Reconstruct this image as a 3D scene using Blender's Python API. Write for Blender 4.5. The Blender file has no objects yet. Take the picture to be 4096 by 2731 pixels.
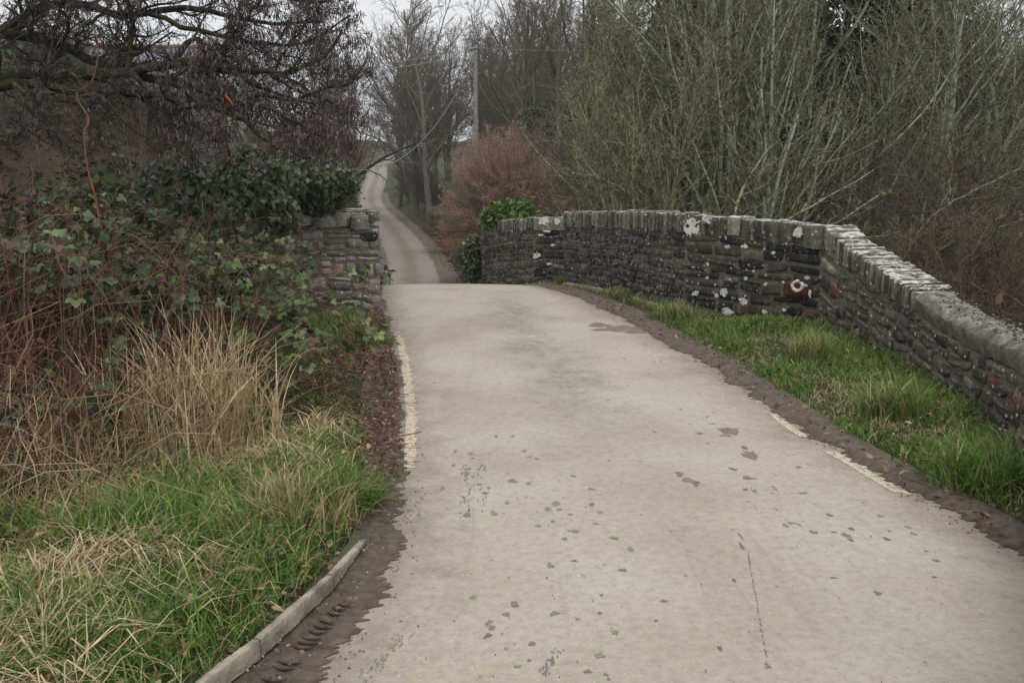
import bpy, math
import numpy as np
from mathutils import Vector

S = bpy.context.scene
COL = S.collection

# ------------------------------------------------------------------ camera
FPX, CXP, CYP = 3400.0, 2048.0, 1365.5           # focal length and centre in pixels of the 4096 px photograph
EYE = np.array([0.0, 0.0, 1.6])
PITCH = math.atan((CYP - 850.0) / FPX)
cam_data = bpy.data.cameras.new("camera")
cam = bpy.data.objects.new("camera", cam_data)
COL.objects.link(cam)
cam.location = EYE
cam.rotation_euler = (math.pi / 2 - PITCH, 0, 0)
cam_data.sensor_width = 36.0
cam_data.lens = 36.0 * FPX / 4096.0
cam_data.clip_start = 0.05
cam_data.clip_end = 3000
S.camera = cam

# ------------------------------------------------------------------ overcast sky, soft sun
SUN_EL, SUN_AZ = math.radians(68), math.radians(200)
W = bpy.data.worlds.new("World")
S.world = W
W.use_nodes = True
wn, wl = W.node_tree.nodes, W.node_tree.links
wn.clear()
sky = wn.new("ShaderNodeTexSky")
sky.sky_type = 'NISHITA'
sky.sun_disc = False
sky.sun_elevation = SUN_EL
sky.sun_rotation = SUN_AZ
sky.air_density = 1.0
sky.dust_density = 6.0
sky.ozone_density = 1.0
hsv = wn.new("ShaderNodeHueSaturation")
hsv.inputs["Saturation"].default_value = 0.25
cloud = wn.new("ShaderNodeMix")
cloud.data_type = 'RGBA'
cloud.inputs[0].default_value = 0.82
bg = wn.new("ShaderNodeBackground")
wo = wn.new("ShaderNodeOutputWorld")
cloud.inputs[7].default_value = (7.35, 7.55, 7.8, 1)      # the cloud layer, in the sky's own units
wl.new(sky.outputs[0], hsv.inputs["Color"])
wl.new(hsv.outputs[0], cloud.inputs[6])
wl.new(cloud.outputs[2], bg.inputs[0])
bg.inputs[1].default_value = 0.12
wl.new(bg.outputs[0], wo.inputs[0])

sun_data = bpy.data.lights.new("sun", 'SUN')
sun_data.energy = 1.3
sun_data.angle = math.radians(40)
sun_data.color = (1.0, 0.965, 0.92)
sun = bpy.data.objects.new("sun", sun_data)
COL.objects.link(sun)
sun.rotation_euler = (math.pi / 2 - SUN_EL, 0, math.radians(20))

S.view_settings.view_transform = 'Standard'
S.view_settings.look = 'None'
S.view_settings.exposure = 0.16
S.view_settings.gamma = 1.0
S.cycles.max_bounces = 6
S.cycles.diffuse_bounces = 3
S.cycles.glossy_bounces = 2
S.cycles.transmission_bounces = 2

# ------------------------------------------------------------------ helpers
R = np.random.default_rng(7)


def ray(px, py):
    a, b = (px - CXP) / FPX, (CYP - py) / FPX
    return np.array([a, math.cos(PITCH) + b * math.sin(PITCH), -math.sin(PITCH) + b * math.cos(PITCH)])


def at(px, py, y):
    """world point seen at a photo pixel, y metres ahead"""
    d = ray(px, py)
    return EYE + d * (y / d[1])


def sm(a, b, x):
    t = np.clip((np.asarray(x, float) - a) / (b - a), 0, 1)
    return t * t * (3 - 2 * t)


def unit(v):
    return v / np.maximum(np.linalg.norm(v, axis=-1, keepdims=True), 1e-9)


def vnoise(x, y, seed=0):
    """smooth value noise, 2-D"""
    x, y = np.asarray(x, float), np.asarray(y, float)
    xi, yi = np.floor(x).astype(np.int64), np.floor(y).astype(np.int64)
    fx, fy = x - xi, y - yi
    fx, fy = fx * fx * (3 - 2 * fx), fy * fy * (3 - 2 * fy)

    def h(i, j):
        n = (i * 374761393 + j * 668265263 + seed * 1442695041) & 0xffffffff
        n = ((n ^ (n >> 13)) * 1274126177) & 0xffffffff
        return ((n ^ (n >> 16)) & 0xffff) / 65535.0
    return (h(xi, yi) * (1 - fx) + h(xi + 1, yi) * fx) * (1 - fy) + (h(xi, yi + 1) * (1 - fx) + h(xi + 1, yi + 1) * fx) * fy


class MB:
    """collects vertices, faces and a per-vertex tone; build() links them as ONE mesh object"""

    def __init__(self):
        self.v, self.f, self.t, self.n = [], [], [], 0

    def add(self, verts, faces, tone=0.5):
        verts = np.asarray(verts, float).reshape(-1, 3)
        faces = np.asarray(faces, np.int64)
        self.v.append(verts)
        self.f.append(faces + self.n)
        self.t.append(np.full(len(verts), tone, float) if np.ndim(tone) == 0 else np.asarray(tone, float).reshape(-1))
        self.n += len(verts)
        return self

    def build(self, name, material, parent=None, smooth=False):
        me = bpy.data.meshes.new(name)
        v = np.concatenate(self.v)
        me.vertices.add(len(v))
        me.vertices.foreach_set("co", v.astype(np.float32).ravel())
        loops = np.concatenate([f.ravel() for f in self.f])
        sizes = np.concatenate([np.full(len(f), f.shape[1]) for f in self.f])
        me.loops.add(len(loops))
        me.loops.foreach_set("vertex_index", loops.astype(np.int32))
        me.polygons.add(len(sizes))
        me.polygons.foreach_set("loop_start", (np.cumsum(sizes) - sizes).astype(np.int32))
        me.update(calc_edges=True)
        at_ = me.attributes.new("tone", 'FLOAT', 'POINT')
        at_.data.foreach_set("value", np.concatenate(self.t).astype(np.float32))
        if smooth:
            me.polygons.foreach_set("use_smooth", np.ones(len(sizes), bool))
        if material is not None:
            me.materials.append(material)
        o = bpy.data.objects.new(name, me)
        COL.objects.link(o)
        if parent is not None:
            o.parent = parent
        return o


def tag(o, label=None, cat=None, group=None, kind=None):
    if label:
        o["label"] = label
    if cat:
        o["category"] = cat
    if group:
        o["group"] = group
    if kind:
        o["kind"] = kind
    return o


def thing(name, label, cat, loc=(0, 0, 0), rz=0.0, group=None):
    o = bpy.data.objects.new(name, None)
    o.empty_display_size = 0.2
    COL.objects.link(o)
    o.location = loc
    o.rotation_euler = (0, 0, rz)
    return tag(o, label, cat, group)


def dup(root, loc, rz, label, scale=1.0):
    c = root.copy()
    COL.objects.link(c)
    c.location = loc
    c.rotation_euler = (0, 0, rz)
    c.scale = (scale, scale, scale)
    c["label"] = label
    for ch in list(root.children):
        d = ch.copy()
        COL.objects.link(d)
        d.parent = c
    return c


def grid_faces(n, m, off=0):
    i, j = np.meshgrid(np.arange(n - 1), np.arange(m - 1), indexing='ij')
    a = (i * m + j).ravel() + off
    return np.stack([a, a + m, a + m + 1, a + 1], 1)


def add_tubes(mb, pts, rad, sides=3, tone=None):
    """pts (N,K,3), rad (N,K): N tubes of K rings"""
    pts, rad = np.asarray(pts, float), np.asarray(rad, float)
    N, K = pts.shape[:2]
    if N == 0:
        return
    tan = np.empty_like(pts)
    tan[:, 1:-1] = pts[:, 2:] - pts[:, :-2]
    tan[:, 0] = pts[:, 1] - pts[:, 0]
    tan[:, -1] = pts[:, -1] - pts[:, -2]
    tan = unit(tan)
    ref = unit(np.array([0.31, 0.52, 0.79]) + 0.0 * tan)
    flip = np.abs((tan * ref).sum(-1, keepdims=True)) > 0.97
    ref = np.where(flip, np.array([0.9, -0.3, 0.1]), ref)
    a = unit(np.cross(tan, ref))
    b = np.cross(tan, a)
    th = np.arange(sides) * 2 * math.pi / sides
    ring = a[:, :, None] * np.cos(th)[None, None, :, None] + b[:, :, None] * np.sin(th)[None, None, :, None]
    v = pts[:, :, None] + ring * rad[:, :, None, None]
    base = (np.arange(N) * K * sides)[:, None, None]
    k = (np.arange(K - 1) * sides)[None, :, None]
    s = np.arange(sides)[None, None, :]
    s2 = (s + 1) % sides
    f = np.stack([base + k + s, base + k + s2, base + k + sides + s2, base + k + sides + s], -1).reshape(-1, 4)
    t = 0.5 if tone is None else (np.repeat(tone, K * sides) if np.ndim(tone) else tone)
    mb.add(v, f, t)


def smooth_path(P, n):
    """Catmull-Rom through control points, n samples"""
    P = np.asarray(P, float)
    Q = np.vstack([2 * P[0] - P[1], P, 2 * P[-1] - P[-2]])
    u = np.linspace(0, len(P) - 1 - 1e-6, n)
    i = np.floor(u).astype(int)
    t = (u - i)[:, None]
    p0, p1, p2, p3 = Q[i], Q[i + 1], Q[i + 2], Q[i + 3]
    return 0.5 * (2 * p1 + (p2 - p0) * t + (2 * p0 - 5 * p1 + 4 * p2 - p3) * t ** 2 + (3 * p1 - p0 - 3 * p2 + p3) * t ** 3)


def sprout(par, prad, n, t0, t1, lenf, ang, up, wander, K, rfac, rmin, rng, droop=0.0, lenmin=0.0, tpow=1.0):
    """children growing out of the polylines par (N,Kp,3)"""
    N, Kp = par.shape[:2]
    L = np.linalg.norm(np.diff(par, axis=1), axis=-1).sum(1)
    idx = np.repeat(np.arange(N), n)
    t = t0 + (t1 - t0) * (((np.arange(n)[None] + rng.random((N, n))) / n) ** tpow).ravel()
    f = np.clip(t * (Kp - 1), 0, Kp - 1 - 1e-4)
    i = f.astype(int)
    w = (f - i)[:, None]
    pos = par[idx, i] * (1 - w) + par[idx, i + 1] * w
    tan = unit(par[idx, i + 1] - par[idx, i])
    r0 = prad[idx, i] * (1 - w[:, 0]) + prad[idx, i + 1] * w[:, 0]
    rv = rng.normal(size=(len(idx), 3))
    v = unit(rv - (rv * tan).sum(-1, keepdims=True) * tan)
    a = np.radians(rng.uniform(ang[0], ang[1], len(idx)))[:, None]
    d = np.cos(a) * tan + np.sin(a) * v
    ln = np.maximum(L[idx] * lenf * (1 - 0.55 * t), lenmin) * rng.uniform(0.6, 1.25, len(idx))
    st = (ln / (K - 1))[:, None]
    pts = np.empty((len(idx), K, 3))
    pts[:, 0] = pos
    for k in range(1, K):
        d = d + wander * rng.normal(size=d.shape)
        d[:, 2] += up - droop * k / K
        d = unit(d)
        pts[:, k] = pts[:, k - 1] + d * st
    rad = np.maximum(r0 * rfac, rmin)[:, None] * np.linspace(1, 0.4, K)[None]
    return pts, rad


def add_leaves(mb, pos, fwd, up, size, tmpl, faces, tone):
    """instances of one small template leaf, welded into mb"""
    pos = np.asarray(pos, float)
    N = len(pos)
    fwd = unit(fwd)
    rt = unit(np.cross(fwd, up))
    u = np.cross(rt, fwd)
    s = np.broadcast_to(np.asarray(size, float), (N,))[:, None, None]
    T = tmpl[None]
    v = pos[:, None] + s * (T[..., 0:1] * rt[:, None] + T[..., 1:2] * fwd[:, None] + T[..., 2:3] * u[:, None])
    m = len(tmpl)
    f = (faces[None] + (np.arange(N) * m)[:, None, None]).reshape(-1, faces.shape[1])
    mb.add(v, f, np.repeat(tone, m) if np.ndim(tone) else tone)


OVAL = np.array([[0, 0, 0], [.26, .3, .05], [.24, .66, .03], [0, 1, -.12], [-.24, .66, .03], [-.26, .3, .05], [0, .33, -.02], [0, .68, -.05]], float)
OVAL_F = np.array([[0, 1, 6], [0, 6, 5], [6, 1, 2], [6, 2, 7], [5, 6, 7], [5, 7, 4], [7, 2, 3], [7, 3, 4]])
IVY = np.array([[0, 0, 0], [.42, -.1, .04], [.30, .28, .02], [.52, .48, .06], [.2, .6, .01], [0, 1, -.1], [-.2, .6, .01], [-.52, .48, .06], [-.30, .28, .02], [-.42, -.1, .04], [0, .4, -.04]], float)
IVY_F = np.array([[10, i, (i + 1) % 10] for i in range(10)])
BROAD = np.array([[0, 0, 0], [.3, .35, .06], [0, 1, 0], [-.3, .35, .06]], float)
BROAD_F = np.array([[0, 1, 2], [0, 2, 3]])
TRI3 = []   # a bramble leaf: three leaflets on one stalk
for ang_, off_, sc_ in ((0, .34, .75), (62, .26, .62), (-62, .26, .62)):
    c_, s_ = math.cos(math.radians(ang_)), math.sin(math.radians(ang_))
    q = OVAL * sc_ * np.array([1.45, 1, 1])
    x_, y_ = q[:, 0], q[:, 1] + off_ * .35
    TRI3.append(np.stack([x_ * c_ + y_ * s_, -x_ * s_ + y_ * c_ + .1, q[:, 2]], 1))
TRI3 = np.concatenate(TRI3)
TRI3_F = np.concatenate([OVAL_F + 8 * i for i in range(3)])


def add_blades(mb, pos, h, lean, width, tone, rng, K=4, curl=0.9):
    """grass blades: flat tapering strips that bend over"""
    N = len(pos)
    az = rng.uniform(0, 2 * math.pi, N)
    dirx = np.stack([np.cos(az), np.sin(az), np.zeros(N)], 1)
    side = np.stack([-np.sin(az + rng.normal(0, .5, N)), np.cos(az), np.zeros(N)], 1)
    u = np.linspace(0, 1, K)
    h = np.broadcast_to(h, (N,))[:, None]
    lean = np.broadcast_to(lean, (N,))[:, None]
    out = lean * (u[None] ** (1 + curl)) * h
    zz = h * u[None] * np.sqrt(np.maximum(0.05, 1 - (lean * u[None] * 0.75) ** 2))
    c = pos[:, None] + dirx[:, None] * out[..., None] + np.array([0, 0, 1.0]) * zz[..., None]
    w = np.broadcast_to(width, (N,))[:, None] * (1 - u[None] ** 2 * 0.92)
    v = np.stack([c - side[:, None] * w[..., None] / 2, c + side[:, None] * w[..., None] / 2], 2)
    b = (np.arange(N) * K * 2)[:, None]
    k = (np.arange(K - 1) * 2)[None]
    f = np.stack([b + k, b + k + 1, b + k + 3, b + k + 2], -1).reshape(-1, 4)
    mb.add(v, f, np.repeat(tone, 2 * K))


def in_poly(x, y, poly):
    poly = np.asarray(poly)
    res = np.zeros(len(x), bool)
    j = len(poly) - 1
    for i in range(len(poly)):
        xi, yi, xj, yj = *poly[i], *poly[j]
        c = ((yi > y) != (yj > y)) & (x < (xj - xi) * (y - yi) / (yj - yi + 1e-12) + xi)
        res ^= c
        j = i
    return res


def scatter(poly, n, rng):
    """n points uniformly over a ground polygon (world x, y)"""
    poly = np.asarray(poly, float)
    lo, hi = poly.min(0), poly.max(0)
    got = []
    cnt = 0
    while cnt < n:
        p = lo + (hi - lo) * rng.random((2 * n, 2))
        p = p[in_poly(p[:, 0], p[:, 1], poly)]
        got.append(p)
        cnt += len(p)
    p = np.concatenate(got)[:n]
    return np.column_stack([p, H(p[:, 0], p[:, 1])])


# ------------------------------------------------------------------ materials
def new_mat(name, rough=0.85, spec=0.3):
    m = bpy.data.materials.new(name)
    m.use_nodes = True
    nt = m.node_tree
    b = nt.nodes["Principled BSDF"]
    b.inputs["Roughness"].default_value = rough
    b.inputs["Specular IOR Level"].default_value = spec
    return m, nt, b


def N(nt, kind, **kw):
    n = nt.nodes.new(kind)
    for k, v in kw.items():
        setattr(n, k, v)
    return n


def link(nt, a, b):
    nt.links.new(a, b)


def ramp(nt, fac, stops, interp='LINEAR'):
    r = N(nt, "ShaderNodeValToRGB")
    r.color_ramp.interpolation = interp
    el = r.color_ramp.elements
    while len(el) < len(stops):
        el.new(0.5)
    for e, (p, c) in zip(el, stops):
        e.position = p
        e.color = (*c, 1) if len(c) == 3 else c
    link(nt, fac, r.inputs[0])
    return r.outputs[0]


def noise(nt, scale, detail=4, rough=0.6, vec=None, out=0):
    n = N(nt, "ShaderNodeTexNoise")
    n.inputs["Scale"].default_value = scale
    n.inputs["Detail"].default_value = detail
    n.inputs["Roughness"].default_value = rough
    if vec is not None:
        link(nt, vec, n.inputs["Vector"])
    return n.outputs[out]


def coords(nt, scale=(1, 1, 1)):
    t = N(nt, "ShaderNodeTexCoord")
    m = N(nt, "ShaderNodeMapping")
    m.inputs["Scale"].default_value = scale
    link(nt, t.outputs["Object"], m.inputs[0])
    return m.outputs[0]


def attr(nt, name="tone"):
    a = N(nt, "ShaderNodeAttribute")
    a.attribute_name = name
    return a.outputs["Fac"]


def mix(nt, fac, a, b, mode='MIX'):
    m = N(nt, "ShaderNodeMix")
    m.data_type = 'RGBA'
    m.blend_type = mode
    for s, v in ((m.inputs[0], fac), (m.inputs[6], a), (m.inputs[7], b)):
        if isinstance(v, (int, float)):
            s.default_value = v
        elif isinstance(v, tuple):
            s.default_value = (*v, 1)
        else:
            link(nt, v, s)
    return m.outputs[2]


def math_n(nt, op, a, b=0.0):
    m = N(nt, "ShaderNodeMath")
    m.operation = op
    for s, v in ((m.inputs[0], a), (m.inputs[1], b)):
        if isinstance(v, (int, float)):
            s.default_value = v
        else:
            link(nt, v, s)
    return m.outputs[0]


def step(nt, fac, a, b):
    """0 below a, 1 above b"""
    m = N(nt, "ShaderNodeMapRange")
    m.inputs[1].default_value = a
    m.inputs[2].default_value = b
    link(nt, fac, m.inputs[0])
    return m.outputs[0]


def bump(nt, b, height, strength=0.4, dist=0.01):
    n = N(nt, "ShaderNodeBump")
    n.inputs["Strength"].default_value = strength
    n.inputs["Distance"].default_value = dist
    link(nt, height, n.inputs["Height"])
    link(nt, n.outputs[0], b.inputs["Normal"])


def tone_mat(name, stops, rough=0.8, spec=0.25, vary=0.25, nscale=3.0, trans=0.0):
    """colour from the per-piece tone through a ramp, broken up by noise"""
    m, nt, b = new_mat(name, rough, spec)
    c = ramp(nt, attr(nt), stops)
    n = noise(nt, nscale, 3, .6, coords(nt))
    dark = ramp(nt, n, [(.3, (1 - vary,) * 3), (.7, (1 + vary,) * 3)])
    c = mix(nt, 1.0, c, dark, 'MULTIPLY')
    link(nt, c, b.inputs["Base Color"])
    if trans:
        t = N(nt, "ShaderNodeBsdfTranslucent")
        link(nt, c, t.inputs[0])
        a = N(nt, "ShaderNodeMixShader")
        a.inputs[0].default_value = trans
        link(nt, b.outputs[0], a.inputs[1])
        link(nt, t.outputs[0], a.inputs[2])
        link(nt, a.outputs[0], nt.nodes["Material Output"].inputs[0])
    return m


def bark_mat(name, wood, lichen, amount=0.5, lscale=18.0, moss=None):
    """bark with lichen in patches (and moss)"""
    m, nt, b = new_mat(name, 0.9, 0.15)
    v = coords(nt)
    c = ramp(nt, attr(nt), [(0, tuple(x * .7 for x in wood)), (1, tuple(x * 1.3 for x in wood))])
    f = step(nt, noise(nt, lscale, 4, .65, v), .62 - .3 * amount, .74 - .3 * amount)
    c = mix(nt, f, c, lichen)
    if moss:
        g = step(nt, noise(nt, 2.3, 4, .6, v), .45, .62)
        c = mix(nt, g, c, moss)
    link(nt, c, b.inputs["Base Color"])
    bump(nt, b, noise(nt, 60, 3, .7, v), .5, .01)
    return m


def road_mat():
    m, nt, b = new_mat("dusty_asphalt", 0.82, 0.25)
    v = coords(nt)
    big = noise(nt, 0.8, 7, .66, v)
    c = ramp(nt, big, [(.32, (.32, .272, .212)), (.48, (.395, .348, .282)), (.66, (.445, .41, .347))])
    # bluish bare asphalt where the dust is worn off, long patches along the road
    vs = coords(nt, (1.0, .33, 1))
    worn = step(nt, noise(nt, 0.75, 5, .6, vs), .56, .74)
    c = mix(nt, math_n(nt, 'MULTIPLY', worn, .75), c, (.29, .27, .25))
    # the grey strip between the wheel tracks, over the crown of the bridge
    sep = N(nt, "ShaderNodeSeparateXYZ")
    link(nt, v, sep.inputs[0])
    x0 = math_n(nt, 'ADD', sep.outputs[0], math_n(nt, 'MULTIPLY', sep.outputs[1], .115))
    dx = math_n(nt, 'ABSOLUTE', math_n(nt, 'SUBTRACT', x0, 1.36))
    dx = math_n(nt, 'ADD', dx, math_n(nt, 'MULTIPLY', math_n(nt, 'SUBTRACT', noise(nt, 1.6, 5, .65, v), .5), 1.3))
    track = step(nt, dx, .55, .05)
    yy = math_n(nt, 'MULTIPLY', step(nt, sep.outputs[1], 5.0, 7.6), step(nt, sep.outputs[1], 15.0, 12.0))
    c = mix(nt, math_n(nt, 'MULTIPLY', math_n(nt, 'MULTIPLY', math_n(nt, 'MULTIPLY', track, step(nt, noise(nt, 7, 7, .75, v), .32, .66)), yy), .85), c, (.18, .165, .155))
    # wet, leaf-stained lane in the valley, its shade also mixed into the colour, with a brown strip between the wheels
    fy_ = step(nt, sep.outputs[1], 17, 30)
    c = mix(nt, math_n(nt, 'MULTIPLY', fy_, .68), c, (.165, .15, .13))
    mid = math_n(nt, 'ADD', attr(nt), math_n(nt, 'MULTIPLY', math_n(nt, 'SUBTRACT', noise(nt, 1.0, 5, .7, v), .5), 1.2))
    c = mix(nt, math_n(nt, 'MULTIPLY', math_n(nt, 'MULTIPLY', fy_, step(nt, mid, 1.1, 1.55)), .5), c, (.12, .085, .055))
    # rough stony surface shows through beyond the patched near stretch
    tile = step(nt, noise(nt, 3.2, 6, .75, v), .5, .75)
    c = mix(nt, math_n(nt, 'MULTIPLY', tile, .5), c, (.27, .225, .175))
    # faint tyre drags
    vt = coords(nt, (9, .35, 1))
    drag = step(nt, noise(nt, 1.2, 4, .6, vt), .58, .8)
    c = mix(nt, math_n(nt, 'MULTIPLY', drag, .38), c, (.25, .215, .17))
    # earth trodden in from the verges, thinning out towards the middle
    ed = math_n(nt, 'ADD', attr(nt), math_n(nt, 'MULTIPLY', math_n(nt, 'SUBTRACT', noise(nt, 3.5, 6, .75, v), .5), 1.1))
    c = mix(nt, math_n(nt, 'MULTIPLY', step(nt, ed, .62, .12), .62), c, (.16, .122, .09))
    # cracked joints where the near stretch was resurfaced
    vc = N(nt, "ShaderNodeTexVoronoi")
    vc.feature = 'DISTANCE_TO_EDGE'
    vc.inputs["Scale"].default_value = .55
    wob = mix(nt, .22, v, noise(nt, 2.2, 5, .7, v, 1))
    link(nt, wob, vc.inputs["Vector"])
    crack = math_n(nt, 'MULTIPLY', step(nt, vc.outputs["Distance"], .012, .003), step(nt, noise(nt, .8, 3, .6, v), .52, .66))
    c = mix(nt, math_n(nt, 'MULTIPLY', crack, .08), c, (.12, .10, .085))
    # grit: pale and dark specks
    grit = noise(nt, 95, 2, .5, v)
    c = mix(nt, math_n(nt, 'MULTIPLY', step(nt, grit, .66, .72), .55), c, (.66, .63, .6))
    grit2 = noise(nt, 70, 3, .6, v)
    c = mix(nt, math_n(nt, 'MULTIPLY', step(nt, grit2, .64, .72), .5), c, (.16, .145, .13))
    fine = noise(nt, 22, 6, .8, v)
    c = mix(nt, 1.0, c, ramp(nt, fine, [(.28, (.74,) * 3), (.5, (1,) * 3), (.72, (1.14,) * 3)]), 'MULTIPLY')
    link(nt, c, b.inputs["Base Color"])
    bump(nt, b, noise(nt, 130, 3, .7, v), .35, .006)
    return m


def stone_mat(name, stops, lichen=0.5, moss=0.35, top=0.8, streak=0.25, frost=0.5):
    m, nt, b = new_mat(name, 0.88, 0.2)
    v = coords(nt)
    c = ramp(nt, attr(nt), stops)
    c = mix(nt, 1.0, c, ramp(nt, noise(nt, 14, 6, .7, v), [(.28, (.5,) * 3), (.5, (1,) * 3), (.75, (1.75,) * 3)]), 'MULTIPLY')
    # moss and algae in broad patches
    g = step(nt, noise(nt, 2.6, 5, .65, v), .60 - .15 * moss, .75 - .1 * moss)
    c = mix(nt, math_n(nt, 'MULTIPLY', g, .75), c, (.062, .066, .028))
    # grey bloom and white lichen rosettes
    bloom = step(nt, noise(nt, 6, 8, .78, v), .53, .68)
    c = mix(nt, math_n(nt, 'MULTIPLY', bloom, frost), c, (.24, .225, .185))
    fleck = step(nt, noise(nt, 34, 4, .7, v), .60, .68)
    zone_ = step(nt, noise(nt, 2.4, 4, .65, v), .47, .6)
    c = mix(nt, math_n(nt, 'MULTIPLY', math_n(nt, 'MULTIPLY', fleck, zone_), min(1, frost * 1.5)), c, (.50, .485, .43))
    vo = N(nt, "ShaderNodeTexVoronoi")
    vo.inputs["Scale"].default_value = 15
    link(nt, v, vo.inputs["Vector"])
    ros = math_n(nt, 'ADD', vo.outputs["Distance"], math_n(nt, 'MULTIPLY', noise(nt, 45, 3, .6, v), .42))
    ros = step(nt, ros, .44, .37)
    where = step(nt, noise(nt, 3.1, 3, .6, v), .62 - .16 * lichen, .68 - .16 * lichen)
    c = mix(nt, math_n(nt, 'MULTIPLY', math_n(nt, 'MULTIPLY', ros, where), .9), c, (.56, .55, .50))
    # pale growth in runs down the face
    run = step(nt, noise(nt, 2.2, 5, .7, coords(nt, (9, 9, 1.6))), .60 - .08 * streak, .70)
    c = mix(nt, math_n(nt, 'MULTIPLY', run, streak), c, (.40, .385, .33))
    # crusty lichen on upward faces
    geo = N(nt, "ShaderNodeNewGeometry")
    sep = N(nt, "ShaderNodeSeparateXYZ")
    link(nt, geo.outputs["True Normal"], sep.inputs[0])
    upf = step(nt, sep.outputs[2], .55, .85)
    crust = step(nt, noise(nt, 8, 6, .7, v), .42, .56)
    c = mix(nt, math_n(nt, 'MULTIPLY', math_n(nt, 'MULTIPLY', upf, crust), top), c, (.60, .59, .55))
    link(nt, c, b.inputs["Base Color"])
    bump(nt, b, noise(nt, 38, 6, .7, v), .7, .02)
    return m


def simple_mat(name, col, rough=0.8, spec=0.3, vary=0.3, nscale=8, bmp=0.0, bscale=60):
    m, nt, b = new_mat(name, rough, spec)
    v = coords(nt)
    c = mix(nt, 1.0, col, ramp(nt, noise(nt, nscale, 5, .65, v), [(.3, (1 - vary,) * 3), (.7, (1 + vary,) * 3)]), 'MULTIPLY')
    link(nt, c, b.inputs["Base Color"])
    if bmp:
        bump(nt, b, noise(nt, bscale, 4, .7, v), bmp, .012)
    return m


def ground_mat():
    """verge soil, leaf litter, and grassy ground by the tone laid down with the terrain"""
    m, nt, b = new_mat("earth_and_litter", 0.95, 0.1)
    v = coords(nt)
    litter = ramp(nt, noise(nt, 30, 6, .8, v), [(.3, (.03, .021, .015)), (.5, (.075, .052, .038)), (.62, (.13, .092, .066)), (.75, (.20, .15, .11))])
    green = ramp(nt, noise(nt, 24, 6, .8, v), [(.3, (.028, .036, .016)), (.55, (.07, .085, .035)), (.75, (.16, .15, .075))])
    patch = noise(nt, 1.1, 5, .65, v)
    f = math_n(nt, 'ADD', math_n(nt, 'MULTIPLY', math_n(nt, 'SUBTRACT', patch, .5), 2.2), attr(nt))
    c = mix(nt, step(nt, f, .35, .65), litter, green)
    link(nt, c, b.inputs["Base Color"])
    bump(nt, b, noise(nt, 40, 5, .8, v), .8, .04)
    return m


def mud_mat():
    m, nt, b = new_mat("wet_mud", 0.75, 0.3)
    v = coords(nt)
    c = ramp(nt, noise(nt, 16, 8, .8, v), [(.3, (.06, .043, .031)), (.48, (.115, .088, .066)), (.62, (.17, .135, .103)), (.75, (.25, .20, .155))])
    c = mix(nt, math_n(nt, 'MULTIPLY', step(nt, noise(nt, 75, 3, .6, v), .66, .73), .6), c, (.30, .26, .22))
    link(nt, c, b.inputs["Base Color"])
    bump(nt, b, noise(nt, 55, 5, .75, v), .8, .02)
    return m


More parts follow.
